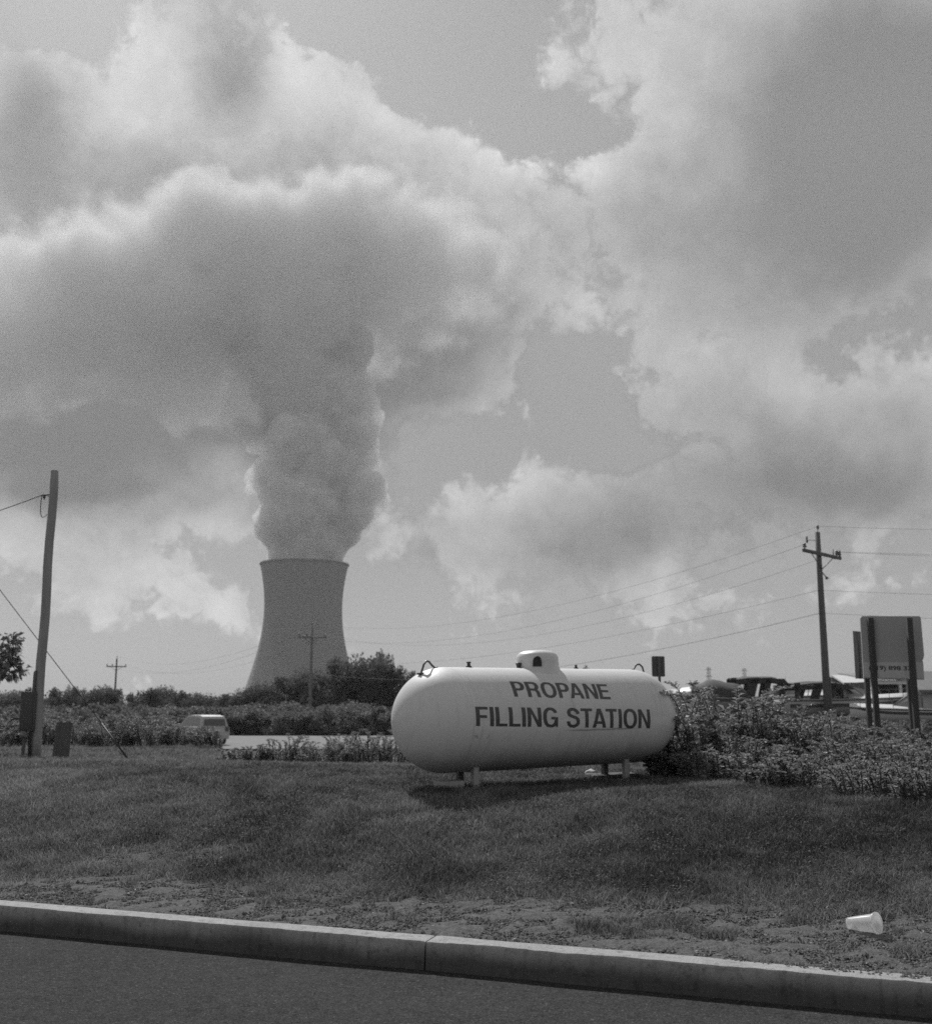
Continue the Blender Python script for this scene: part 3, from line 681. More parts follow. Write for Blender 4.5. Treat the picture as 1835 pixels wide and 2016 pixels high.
def tank():
    t = thing('propane_tank', 'big white horizontal gas tank lettered PROPANE FILLING STATION on the grass bank', 'propane tank', (TP0.x, TP0.y, gz(TP0.x, TP0.y)))
    inv = Matrix.Translation(-Vector(t.location))
    M = inv @ TMAT
    sm = [tank_hit(1123, 1438), tank_hit(1244, 1441)]; pt = [tank_hit(919, 1340), tank_hit(1300, 1420)]
    def b(g, out):
        co = g.n('ShaderNodeTexCoord').outputs['Object']
        s = g.n('ShaderNodeSeparateXYZ', {0: co}).outputs
        ph = g.m('ARCTAN2', s[2], s[1])
        n0 = g.noise(co, 2.2, 6, .6); n1 = g.noise(co, 30, 5, .65)
        f = g.m('MULTIPLY_ADD', g.m('SUBTRACT', n0, .5), .08, .60)
        f = g.m('MULTIPLY_ADD', g.m('SUBTRACT', n1, .5), .03, f)
        def band(x, a, b_, w):
            lo = g.n('ShaderNodeMapRange', {0: x, 1: a-w, 2: a+w, 3: 0.0, 4: 1.0}).outputs[0]
            hi = g.n('ShaderNodeMapRange', {0: x, 1: b_-w, 2: b_+w, 3: 1.0, 4: 0.0}).outputs[0]
            return g.m('MULTIPLY', lo, hi)
        # freshly painted-over panel behind the lettering
        pan = g.m('MULTIPLY', band(s[0], pt[0][0], pt[1][0]+.15, .004), band(ph, -.02, 1.0, .006))
        f = g.m('MULTIPLY_ADD', pan, -.035, f)
        pan2 = g.m('MULTIPLY', band(s[0], pt[0][0]-.02, 2.6, .004), band(ph, -.19, -.02, .006))
        f = g.m('MULTIPLY_ADD', pan2, .02, f)
        # long dark scrape under the second word, small scuffs to the left
        wob = g.m('MULTIPLY_ADD', g.m('SUBTRACT', g.noise(co, 6, 3, .6), .5), .03, ph)
        sc = g.m('MULTIPLY', band(s[0], sm[0][0], sm[1][0], .08), band(wob, sm[0][1]-.017, sm[0][1]+.013, .010))
        f = g.m('MULTIPLY_ADD', sc, -.30, f)
        n2 = g.n('ShaderNodeMapRange', {0: g.noise(co, 14, 3, .6), 1: .58, 2: .66}).outputs[0]
        sc2 = g.m('MULTIPLY', n2, g.m('MULTIPLY', band(s[0], -.02, .36, .05), band(ph, -.36, -.28, .02)))
        f = g.m('MULTIPLY_ADD', sc2, -.25, f)
        # faint rain streaks running down from the crown
        stv = g.n('ShaderNodeCombineXYZ', {0: g.m('MULTIPLY', s[0], 16.0), 1: g.m('MULTIPLY', ph, .9), 2: 0.0}).outputs[0]
        sk = g.n('ShaderNodeMapRange', {0: g.noise(stv, 1.0, 5, .65), 1: .52, 2: .72}).outputs[0]
        f = g.m('MULTIPLY_ADD', g.m('MULTIPLY', sk, g.n('ShaderNodeMapRange', {0: ph, 1: 1.5, 2: .2}).outputs[0]), -.085, f)
        # weld seams
        for xx in (0.0, TL/2, TL):
            f = g.m('MULTIPLY_ADD', band(s[0], xx-.005, xx+.005, .004), -.07, f)
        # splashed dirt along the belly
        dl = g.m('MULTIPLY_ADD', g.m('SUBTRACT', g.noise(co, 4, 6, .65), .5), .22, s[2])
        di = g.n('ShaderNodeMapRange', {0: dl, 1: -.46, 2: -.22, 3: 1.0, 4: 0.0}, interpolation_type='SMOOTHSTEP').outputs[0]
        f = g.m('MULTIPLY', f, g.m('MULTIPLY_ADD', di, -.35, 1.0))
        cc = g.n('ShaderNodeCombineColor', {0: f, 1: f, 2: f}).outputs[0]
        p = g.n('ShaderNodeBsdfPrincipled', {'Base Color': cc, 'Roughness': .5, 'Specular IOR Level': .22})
        bp = g.n('ShaderNodeBump', {'Height': g.noise(co, 7, 3, .5), 'Strength': .12, 'Distance': .02}); g.t.links.new(bp.outputs[0], p.inputs['Normal'])
        g.t.links.new(p.outputs[0], out.inputs['Surface'])
    paint = material('tank_paint', b)
    white = grey('white_enamel', .56, .42, .06, 5)
    dark = grey('dark_metal', .05, .5, .4, 12, metal=.3)
    rust = grey('steel_loop', .09, .45, .4, 20, metal=.6)
    # barrel: lathe about local x
    ang = [math.pi/2*i/22 for i in range(23)]
    prof = [(TR*math.sin(a), -TR*math.cos(a)) for a in ang[1:]]+[(TR, TL*i/12) for i in range(1, 12)]+[(TR*math.cos(a), TL+TR*math.sin(a)) for a in ang[:-1]]
    prof = [(.002, -TR)]+prof+[(.002, TL+TR)]
    X = Matrix(((0, 0, 1, 0), (1, 0, 0, 0), (0, 1, 0, 0), (0, 0, 0, 1)))
    mb = MB(); mb.lathe(prof, 96, X, cap=True)
    barrel = mb.build('barrel', paint, t); barrel.matrix_basis = M
    # lettering that follows the curve of the barrel
    ink = grey('faded_black_letters', .052, .5, .35, 14)
    def word(text, tl, tr, bl, br, bold):
        me0 = sans_text(text, bold); me0.name = 'lettering'
        xs = [v.co.x for v in me0.vertices]; ys = [v.co.y for v in me0.vertices]; x0, x1 = min(xs), max(xs); y0, y1 = min(ys), max(ys)
        c = [tank_hit(*q) for q in (tl, tr, bl, br)]
        for me, lab in zip(split_words(me0, .22), text.split()):
            bm = bmesh.new(); bm.from_mesh(me); bmesh.ops.triangulate(bm, faces=bm.faces[:])
            for k in range(1, 12):
                bmesh.ops.bisect_plane(bm, geom=bm.verts[:]+bm.edges[:]+bm.faces[:], plane_co=(0, y0+(y1-y0)*k/12, 0), plane_no=(0, 1, 0))
            for v in bm.verts:
                a, h = (v.co.x-x0)/(x1-x0), (v.co.y-y0)/(y1-y0)
                L = (c[2][0]*(1-a)+c[3][0]*a)*(1-h)+(c[0][0]*(1-a)+c[1][0]*a)*h
                P = (c[2][1]*(1-a)+c[3][1]*a)*(1-h)+(c[0][1]*(1-a)+c[1][1]*a)*h
                v.co = Vector((L, (TR+.0016)*math.cos(P), (TR+.0016)*math.sin(P)))
            bm.to_mesh(me); bm.free()
            o = mesh_obj('lettering', me, ink, t); o.matrix_basis = M; o['label'] = 'dark word '+lab+' painted on the tank'
    word('PROPANE', (1002, 1341), (1193, 1347), (1013, 1372), (1202.5, 1377.5), .185)
    word('FILLING STATION', (935, 1390.5), (1278, 1396), (937, 1430), (1279, 1434.5), .185)
    # where along the top a sight line passes
    def ltop(u):
        best = min((abs(917.5+F*(p.x/((p.y)*CP+(p.z-EYE)*SP))-u), k) for k in range(-60, 460) for p in [TMAT @ Vector((TL*k/400, 0, TR))])
        return TL*best[1]/400
    ld = ltop(1058)
    # valve dome
    prof = [(.235, -.055), (.222, .0), (.212, .03), (.206, .075), (.204, .12), (.192, .150), (.165, .172), (.12, .187), (.06, .193), (.003, .195)]
    m2 = MB(); m2.lathe(prof, 56)
    dome = m2.build('valve_dome', white, t); dome.matrix_basis = M @ Matrix.Translation((ld, 0, TR-.02))
    hv = MB(); hx = MB()
    # hatch: dark arched opening towards the kerb, facing the viewer
    dl = (TINV.to_3x3() @ (Vector((0, 0, EYE))-(TMAT @ Vector((ld, 0, TR))))); a0 = math.atan2(dl.y, dl.x)
    pts = []
    for (aa, zz) in [(-.17, .02), (-.17, .07), (-.13, .098), (-.05, .112), (.05, .112), (.13, .098), (.17, .07), (.17, .02)]:
        rr_ = .2215 if zz < .05 else .2125; pts.append((math.cos(a0+aa)*rr_, math.sin(a0+aa)*rr_, zz+.012))
    hv.add(pts, [list(range(8))]); hat = hv.build('hatch', grey('hatch_dark', .015, .6, .2), dome, fix=False)
    hx.tube([(p[0]*1.01, p[1]*1.01, p[2]) for p in pts], .006, 6); hx.build('hatch_rim', dark, dome)
    for sgn in (-1, 1):
        k = MB(); k.box((sgn*.225, 0, .045), (.05, .03, .05), bev=.006); k.tube([(sgn*.24, -.02, .06), (sgn*.24, .02, .06)], .012, 8); k.build('hinge', dark, dome)
    # lifting loops
    def loop(u, sgn, sc, yy=0.0):
        l = ltop(u); pr = [(-.085*sc, -.045), (-.075*sc, .0), (-.055*sc, .055), (-.02*sc, .085), (.015*sc, .08), (.045*sc, .05), (.075*sc, .025), (.105*sc, .03)]
        q = MB(); sp = []
        for i in range(len(pr)-1):
            for j in range(4):
                a = j/4; sp.append(((pr[i][0]*(1-a)+pr[i+1][0]*a)*sgn, .012*math.sin((i+a)), pr[i][1]*(1-a)+pr[i+1][1]*a))
        q.tube(sp, .0095, 8)
        q.box((-.083*sc*sgn, 0, -.028), (.05, .05, .02), bev=.004)
        o = q.build('lifting_loop', rust, t); dz = TR if 0 <= l <= TL else math.sqrt(max(0, TR**2-(l if l < 0 else l-TL)**2))
        o.matrix_basis = M @ Matrix.Translation((l, yy, dz-.004)); return o
    loop(843, 1, 1.0); loop(1256, -1, .9)
    # small plugged fitting and gauge on the crown
    k = MB(); k.lathe([(.028, -.01), (.028, .012), (.016, .014), (.016, .04), (.022, .042), (.022, .052), (.002, .054)], 12)
    o = k.build('filler_plug', dark, t); o.matrix_basis = M @ Matrix.Translation((ltop(923), 0, TR))
    k = MB(); k.lathe([(.022, -.01), (.022, .012), (.012, .014), (.012, .03), (.018, .034), (.002, .04)], 12)
    o = k.build('gauge', dark, t); o.matrix_basis = M @ Matrix.Translation((ltop(1134), 0, TR))
    # four legs: steel plates welded to the belly
    leg_l = grey('leg_lit', .30, .6, .3, 14, .2); leg_d = grey('leg_shaded', .10, .7, .4, 14, .2)  # front legs lit, rear legs shaded: light and shade put into the colour
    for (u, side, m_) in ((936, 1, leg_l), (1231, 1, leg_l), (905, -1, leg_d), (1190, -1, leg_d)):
        # find l so that the leg stands under that sight line
        yy = .19*side
        def pu(l):
            p = TMAT @ Vector((l, yy, -TR+.0)); return 917.5+F*(p.x/((p.y)*CP+(p.z-EYE)*SP))
        l = min((abs(pu(TL*k/200)-u), TL*k/200) for k in range(-20, 220))[1]
        w = TMAT @ Vector((l, yy, -TR)); zg = gz(w.x, w.y)
        zt = -math.sqrt(TR**2-yy**2)+.02; zb = (zg-w.z)-TR-.03
        q = MB(); q.box((l, yy+.0*side, (zt+zb)/2), (.058, .05, zt-zb), bev=.006)
        q.box((l, yy, zb+.03), (.14, .12, .02), bev=.004)
        o = q.build('leg', m_, t); o.matrix_basis = M
    return t
tank()
def pads():
    con = grey('pad_concrete', .30, .9, .3, 9, .3, 60)
    for (u, v, Y, dims, lab) in ((884, 1546, 9.95, (.25, .20, .10), 'pale concrete block under the near left end of the propane tank'),
                             (1205, 1530, 11.4, (.5, .30, .07), 'flat concrete slab under the far right end of the propane tank')):
        p = at(u, v, Y); z = gz(p.x, p.y)
        m = MB(); m.box((0, 0, dims[2]/2-.03), dims, bev=.012)
        o = m.build('concrete_block', con if u < 1000 else grey('shadow_tone_concrete', .07, .9, .3, 9, .3, 60)); o.location = (p.x, p.y, z); o.rotation_euler = (R(1.5), R(-1), math.atan2(TA.y, TA.x)*.3)  # far slab coloured dark in place of shadow; the sun reaches it
        tag(o, lab, 'concrete block')
    p = at(1163, 1529, 11.6); bm = bmesh.new(); bmesh.ops.create_icosphere(bm, subdivisions=3, radius=1)
    for v in bm.verts:
        n = .75+.5*float(vnoise(v.co.x*1.7+3, v.co.y*1.7+v.co.z*1.3, 3)); v.co = Vector((v.co.x*.062*n, v.co.y*.05*n, v.co.z*.045*n))
    me = bpy.data.meshes.new('white_rock'); bm.to_mesh(me); bm.free()
    for f in me.polygons: f.use_smooth = True
    o = mesh_obj('white_rock', me, grey('rock', .55, .9, .2, 30, .3)); o.location = (p.x, p.y, gz(p.x, p.y)+.03)
    tag(o, 'small white rock lying in the grass behind the propane tank', 'rock')
pads()

# ---------------------------------------------------------------- poles, wires, signs, cabinets
def wood(name, c): return grey(name, c, .85, .55, 1.0, .3, 60, stretch=(14, 14, .9))
PW = wood('weathered_pole', .16); PD = wood('dark_pole', .11)
METAL = grey('dull_steel', .10, .5, .3, 20, metal=.5); PORC = grey('porcelain', .10, .35, .2, 20); WIRE = grey('wire', .03, .6, .1, 5)
def pole_base(u, v, Y):
    p = at(u, v, Y); return Vector((p.x, p.y, gz(p.x, p.y)-.05))
def insulator(m, p, s=1.0):
    m.lathe([(.02*s, 0), (.02*s, .05*s), (.055*s, .06*s), (.06*s, .09*s), (.03*s, .11*s), (.05*s, .13*s), (.045*s, .16*s), (.02*s, .18*s), (.002, .185*s)], 10, Matrix.Translation(p))
def utility_pole(label, u, vtop, vbase, Y, arm_dir, arm_len, rb, rt, wood_m, drop=.9, full=False, group='power line poles', sc=1.0):
    top = at(u, vtop, Y); base = Vector((top.x, Y, gz(top.x, Y)-.05)); ztop = top.z
    t = thing('utility_pole', label, 'utility pole', base, group=group); H = ztop-base.z
    m = MB(); m.tube([(0, 0, 0), (0, 0, H*.4), (0, 0, H*.8), (0, 0, H)], [rb, rb*.85+rt*.15, rt*1.1, rt], 16); m.build('post', wood_m, t)
    a = Vector(arm_dir).normalized(); az_ = math.atan2(a.y, a.x); rot = Euler((0, 0, az_)); off = Vector((-a.y, a.x, 0))*(-rt-.06)
    if off.y > 0: off = -off
    m = MB(); m.box(Vector((0, 0, H-drop))+off, (arm_len, .09*sc, .115*sc), rot, .01); ar = m.build('crossarm', wood_m, t)
    for s in (-1, 1):
        m = MB(); m.tube([off+a*(s*arm_len*.30)+Vector((0, 0, H-drop-.04)), Vector((0, 0, H-drop-.62))+off*.7], .018*sc, 6); m.build('brace', METAL, t)
    pins = []
    for f in ((-.46, .40, .47) if full else (-.46, -.2, .46)):
        p = off+a*(f*arm_len)+Vector((0, 0, H-drop+.05)); m = MB(); insulator(m, p, 1.25*sc); m.build('insulator', PORC, t); pins.append(p+base+Vector((0, 0, .2)))
    m = MB(); m.tube([(.0, 0, H-.05), (.03, 0, H+.18)], .014, 6); insulator(m, Vector((.03, 0, H+.1)), 1.0*sc); m.build('top_pin', PORC, t); pins.append(base+Vector((.03, 0, H+.26)))
    if full:
        m = MB(); m.box(off+a*(.36*arm_len)+Vector((0, 0, H-drop+.0)), (.12, .14, .16), rot, .015); m.build('junction_box', METAL, t)
        m = MB(); m.tube([off+a*(.30*arm_len)+Vector((0, 0, H-drop-.02)), off+a*(.30*arm_len)+Vector((0, 0, H-drop+.33))], .02, 6); m.build('fused_cutout', METAL, t)
        m = MB(); m.tube([off+a*(.5*arm_len)+Vector((0, 0, H-drop+.06)), off+a*(.49*arm_len)+Vector((0, 0, H-drop+.36))], .018, 6); m.build('fused_cutout', METAL, t)
        m = MB(); q = Vector((.0, 0, H-drop-.6)); e = q+a*.62+Vector((0, 0, -.32)); m.tube([q, e], .022, 6); m.lathe([(.002, -.07), (.06, -.05), (.065, .03), (.002, .06)], 10, Matrix.Translation(e)); m.tube([e, e+a*.3], .01, 6); m.build('lower_bracket', METAL, t)
        m = MB(); q = Vector((-.1, 0, H-.35)); e = q+Vector((-.36, 0, .02)); m.tube([q, e], .012, 6); m.lathe([(.002, -.12), (.04, -.1), (.05, -.02), (.03, .0), (.045, .06), (.03, .16), (.002, .18)], 10, Matrix.Translation(e)); m.build('arrester', PORC, t)
        m = MB(); m.tube([(rb*.9, -rb*.5, 0), (rb*.9, -rb*.5, 2.4)], .03, 8); m.build('cable_guard', METAL, t)
    return t, base, H, pins
P1 = utility_pole('tall wooden utility pole with crossarm rising between the boats and the sign', 1608.5, 1048, 1425, 45, (2.39, 2.5, 0), 3.4, .155, .105, PD, .95, True, sc=1.15)
P2 = utility_pole('utility pole standing in front of the cooling tower', 615, 1233, 1400, 98, (2.0, .9, 0), 2.6, .15, .10, PW, 1.0, sc=1.2)
P3 = utility_pole('smallest utility pole, far off between the round trees left of the cooling tower', 231, 1296, 1400, 160, (1, .25, 0), 2.8, .16, .11, PD, 1.2, sc=1.4)
def cable(label, a, b, sag, r=.0055, group='overhead wires', mat=WIRE):
    n = 40; pts = []
    for i in range(n+1):
        f = i/n; p = a.lerp(b, f); p.z -= sag*4*f*(1-f); pts.append(p)
    c = a.lerp(b, .5); c = Vector((c.x, c.y, c.z)); m = MB(); m.tube([p-c for p in pts], r, 5, cap=True)
    o = m.build('overhead_wire', mat); o.location = c; return tag(o, label, 'wire', group)
cable('uppermost wire from the tip of the tall pole to the pole before the cooling tower', P1[3][3], P2[3][3], 1.9)
cable('wire from the left end of the tall pole\'s crossarm towards the cooling tower', P1[3][0], P2[3][0], 2.1)
cable('wire from the right end of the tall pole\'s crossarm towards the cooling tower', P1[3][2], P2[3][2], 2.2)
def onp(P, h): return P[1]+Vector((-.1, -.12, P[2]-h))
cable('thin upper telephone wire crossing the sky behind the propane tank\'s dome', onp(P1, 2.45), onp(P2, 3.2), 1.2, .006)
cable('lowest thick telephone cable sagging just above the propane tank', onp(P1, 3.40), onp(P2, 4.1), 1.5, .009)
for k, (i, w) in enumerate(((3, 'topmost'), (0, 'middle'), (2, 'lowest'))):
    cable(w+' of the faint wires between the pole at the cooling tower and the smallest pole', P2[3][i], P3[3][i], 2.2, .007)
off_r = Vector((38, 40, 0))
for (p, z, w) in ((P1[3][3], 10.6, 'top wire leaving the tall pole towards the right edge, over the sign'), (P1[3][1], 9.6, 'second wire from the crossarm towards the right edge, over the sign'), (P1[3][2], 9.2, 'third wire from the crossarm\'s end towards the right edge, over the sign'),
                (onp(P1, 2.45), 7.5, 'upper telephone wire leaving the tall pole to the right above the sign'), (onp(P1, 3.40), 6.2, 'lowest telephone cable leaving the tall pole to the right just above the sign')):
    cable(w, p, Vector((48, 47, z)), .7, .005)

def near_pole():
    base = pole_base(68.5, 1507, 20); top = at(104, 927, 20); H = top.z-base.z
    t = thing('service_pole', 'bare round wooden pole without crossarm near the left edge, service wire at its top', 'utility pole', base)
    m = MB(); n = 12
    m.tube([(.012*math.sin(i*1.3), 0, H*i/n) for i in range(n+1)], [.090-.014*i/n for i in range(n+1)], 18); m.build('post', wood('pale_pole', .26), t)  # paler wood tone than the other poles
    m = MB(); pts = [(-.06, -.02, H-.50), (-.12, -.05, H-.46), (-.19, -.05, H-.50), (-.2, -.05, H-.62), (-.19, -.05, H-.82), (-.16, -.05, H-.90), (-.10, -.04, H-.88), (-.08, -.03, H-.84)]
    m.tube(pts, .008, 6); m.build('drip_loop', WIRE, t)
    m = MB(); m.tube([(-.04, 0, H-.44), (-.13, -.03, H-.48)], .012, 6); insulator(m, Vector((-.15, -.03, H-.56)), .55); m.build('service_bracket', METAL, t)
    m = MB(); m.tube([(-.07, -.10, 0), (-.065, -.10, 1.62), (-.06, -.08, 1.66)], .028, 8); m.build('conduit', METAL, t)
    cable('service wire running from the bare left pole out past the left edge', base+Vector((-.16, -.03, H-.46)), at(-420, 1100, 24), .2, .008, None)
    return base
NB = near_pole()
def cabinet():
    p = pole_base(50, 1507, 19.9); z0 = p.z
    t = thing('meter_cabinet', 'dark electric meter cabinet on a thin post beside the bare left pole', 'cabinet', p)
    g_ = grey('cabinet_grey', .055, .6, .25, 6); zc = at(50, 1400, 19.9).z-z0
    m = MB(); m.box((0, 0, zc), (.25, .16, .70), bev=.012); m.build('housing', g_, t)
    m = MB(); m.box((0, -.086, zc), (.215, .012, .63), bev=.004); m.box((.09, -.096, zc), (.012, .014, .07)); m.build('door', g_, t)
    m = MB(); m.box((-.05, -.02, zc-.41), (.10, .10, .12), bev=.01); m.lathe([(.045, 0), (.05, .03), (.035, .06), (.002, .065)], 14, Matrix.Translation((-.05, -.07, zc-.42)) @ Matrix.Rotation(R(90), 4, 'X')); m.build('meter', grey('meter_grey', .16, .4, .2), t)
    m = MB(); m.box((-.05, 0, (zc-.3)/2), (.045, .045, zc-.3)); m.build('post', METAL, t)
cabinet()
def stump_post():
    p = pole_base(118, 1508, 19.6); H = at(120, 1422, 19.6).z-p.z
    m = MB(); n = 14; k = 20; vs = []; rg = random.Random(3)
    ph = [rg.uniform(0, 6) for _ in range(4)]
    for i in range(n+1):
        f = i/n
        for j in range(k):
            a = 2*math.pi*j/k; r = .138-.012*f+.007*math.sin(3*a+ph[0]+f)+.005*math.sin(7*a+ph[1])+.003*math.sin(9*f+a*2)
            z = H*f+(0.008*math.sin(a+ph[2])+.004*math.sin(5*a) if i == n else 0)
            vs.append((r*math.cos(a)*1.05+.025*f, r*.85*math.sin(a), z))
    m.add(vs, [(i*k+j, i*k+(j+1) % k, (i+1)*k+(j+1) % k, (i+1)*k+j) for i in range(n) for j in range(k)], True); m.add(vs[n*k:], [list(range(k))])
    o = m.build('wooden_post', wood('old_stump_wood', .085)); o.location = p; o.rotation_euler = (0, R(1.5), 0)
    tag(o, 'short thick dark wooden post standing in the grass right of the bare pole', 'post')
stump_post()
def guy():
    a = pole_base(262, 1505, 21); a.z += .02; b = at(-320, 740, 23.5)
    t = thing('guy_wire', 'slanting guy wire with a thick guard anchored in the lawn behind the left pole', 'guy wire', a)
    d = b-a; m = MB(); m.tube([Vector((0, 0, 0)), d*.5, d], .008, 6); m.build('strand', WIRE, t)
    m = MB(); m.tube([Vector((0, 0, -.03)), d*.09], .016, 8); m.build('guard', WIRE, t)
    m = MB(); m.lathe([(.02, -.06), (.02, .03), (.035, .04), (.03, .06), (.002, .065)], 10); m.build('anchor_eye', METAL, t)
guy()

def rounded(w, h, r, n=5):
    pts = []
    for (cx, cz, a0) in ((w/2-r, h/2-r, 0), (-w/2+r, h/2-r, 90), (-w/2+r, -h/2+r, 180), (w/2-r, -h/2+r, 270)):
        for k in range(n+1):
            a = R(a0+90*k/n); pts.append((cx+r*math.cos(a), cz+r*math.sin(a)))
    return pts
def small_sign():
    p = pole_base(1299, 1500, 24); c = at(1295.5, 1312, 24)
    t = thing('small_sign', 'small dark rectangular road sign seen from behind above the tank\'s right end', 'sign', p)
    m = MB(); m.poly([(x+c.x-p.x, -.01, z+c.z-p.z) for x, z in rounded(.285, .445, .03)], (0, .006, 0)); m.build('plate', grey('sign_back', .075, .55, .2, 6), t)
    m = MB(); q = c-p; m.box((q.x+.012, -.04, q.z/2+.11), (.055, .035, q.z+.22), bev=.004); m.build('post', METAL, t)
    for dz in (-.15, .15):
        m = MB(); m.lathe([(.012, 0), (.012, .01), (.002, .012)], 8, Matrix.Translation((q.x+.012, -.06, q.z+dz)) @ Matrix.Rotation(R(90), 4, 'X')); m.build('bolt', METAL, t)
small_sign()

def business_sign():
    Y = 22.0; pL = pole_base(1728, 1450, Y); pR = pole_base(1808, 1450, Y-.6)
    t = thing('yard_sign', 'large pale sign board on dark posts with a phone number along its foot', 'sign', pL)
    L = Vector(t.location)
    face = grey('board_face', .30, .6, .10, 3); post = wood('dark_post', .045)
    def P(u, v, y): return at(u, v, y)-L
    y1, y2 = Y+.12, Y-.42     # left and right edge of the board, slightly turned
    def q(u, v):
        a = (u-1693)/(1819-1693); return P(u, v, y1+(y2-y1)*a)
    out = [q(1696, 1213), q(1809, 1213), q(1812, 1216), q(1818.5, 1290), q(1817, 1297), q(1815.5, 1299), q(1819, 1338), q(1700, 1335), q(1693, 1217)]
    m = MB(); m.poly(out, (.012, .07, 0)); m.build('board', face, t)
    # paler strip that carries the number
    s1 = [q(1699, 1304), q(1816.5, 1304), q(1818.6, 1336.5), q(1700.5, 1333.5)]
    m = MB(); m.poly([p+Vector((0, -.006, 0)) for p in s1], (0, .005, 0)); m.build('number_strip', grey('strip_face', .42, .6, .15, 5), t)
    cu = bpy.data.curves.new('phone', 'FONT'); cu.body = '(419) 898 377'; cu.offset = .035
    o = bpy.data.objects.new('phone', cu); col.objects.link(o)
    me = bpy.data.meshes.new_from_object(o.evaluated_get(bpy.context.evaluated_depsgraph_get())); bpy.data.objects.remove(o)
    xs = [v.co.x for v in me.vertices]; ys = [v.co.y for v in me.vertices]; x0, x1, y0, y1_ = min(xs), max(xs), min(ys), max(ys)
    tl, tr, bl, br = q(1709, 1310), q(1802, 1311.5), q(1710, 1321.5), q(1803, 1323)
    parts_ = split_words(me, .16)
    for v in [v for m_ in parts_ for v in m_.vertices]:
        a, h = (v.co.x-x0)/(x1-x0), (v.co.y-y0)/(y1_-y0)
        v.co = bl.lerp(br, a)*(1-h)+tl.lerp(tr, a)*h+Vector((0, -.009, 0))
    ink = grey('number_ink', .05, .6, .3, 30)
    for me in parts_: mesh_obj('number_lettering', me, ink, t)
    for (ut, ub, vt, y) in ((1714.5, 1730, 1216, y1-.20), (1791, 1809, 1216, y2-.20)):
        a = at(ut, vt, y)-L; b = at(ub, 1470, y)-L; b.z = gz(b.x+L.x, b.y+L.y)-L.z-.05; b.x = a.x
        m = MB(); m.box((a.x, a.y+.06, (a.z+b.z)/2), (.105, .09, a.z-b.z), bev=.006); m.build('post', post, t)
    # second panel set at an angle behind, on its own posts
    t2 = thing('angled_sign_panel', 'darker second sign panel set at an angle behind the left side of the pale board', 'sign', Vector((at(1706, 1400, 23.5).x, 23.5, gz(13, 23.5))))
    L2 = Vector(t2.location); a = at(1678, 1242, 23.1)-L2; b = at(1720, 1246, 24.6)-L2; c = at(1720, 1337, 24.6)-L2; d = at(1683.5, 1336, 23.1)-L2
    m = MB(); m.poly([a, b, c, d], (.03, .05, 0)); m.build('panel', grey('panel_dark', .09, .6, .25, 4), t2)
    for i in range(1, 4):
        m = MB(); m.tube([a.lerp(b, i/4)+Vector((-.01, -.03, 0)), d.lerp(c, i/4)+Vector((-.01, -.03, 0))], .016, 6); m.build('rib', METAL, t2)
    for (u, y) in ((1706, 23.9), (1789, 24.2)):
        p = at(u, 1340, y)-L2; zb = gz(p.x+L2.x, y)-L2.z
        m = MB(); m.box((p.x, p.y, (p.z+zb)/2+.2), (.10, .09, p.z-zb+.4), bev=.006); m.build('post', post, t2)
business_sign()

def pylon(label, u, v, Y, mesh=[]):
    p = at(u, v, Y); H = p.z+3; t = thing('transmission_tower', label, 'transmission tower', (p.x, p.y, -3), R(20), 'far transmission towers')
    if not mesh:
        m = MB(); w0, w1 = 3.6, 1.1
        for sx in (-1, 1):
            for sy in (-1, 1): m.tube([(sx*w0, sy*w0, 0), (sx*w1, sy*w1, H*.62), (sx*w1*.8, sy*w1*.8, H)], .16, 4)
        n = 12
        for i in range(n):
            za, zb = H*i/n, H*(i+1)/n
            wf = lambda z: w0+(w1-w0)*min(1, z/(H*.62))
            a, b = wf(za), wf(zb)
            for s in (-1, 1):
                m.tube([(-a, s*a, za), (b, s*b, zb)], .09, 4); m.tube([(a, s*a, za), (-b, s*b, zb)], .09, 4); m.tube([(s*a, -a, za), (s*b, b, zb)], .09, 4)
        for z in (H*.66, H*.80, H*.94): m.tube([(-3.2, 0, z), (0, 0, z+.9), (3.2, 0, z)], .16, 4); m.tube([(-3.2, 0, z), (3.2, 0, z)], .14, 4)
        o = m.build('lattice', METAL, t); mesh.append(o)
    else:
        c = mesh[0].copy(); col.objects.link(c); c.parent = t
pylon('left of the two faint lattice towers on the skyline above the boats', 1394, 1313, 880)
pylon('right of the two faint lattice towers on the skyline above the boats', 1464, 1312, 900)

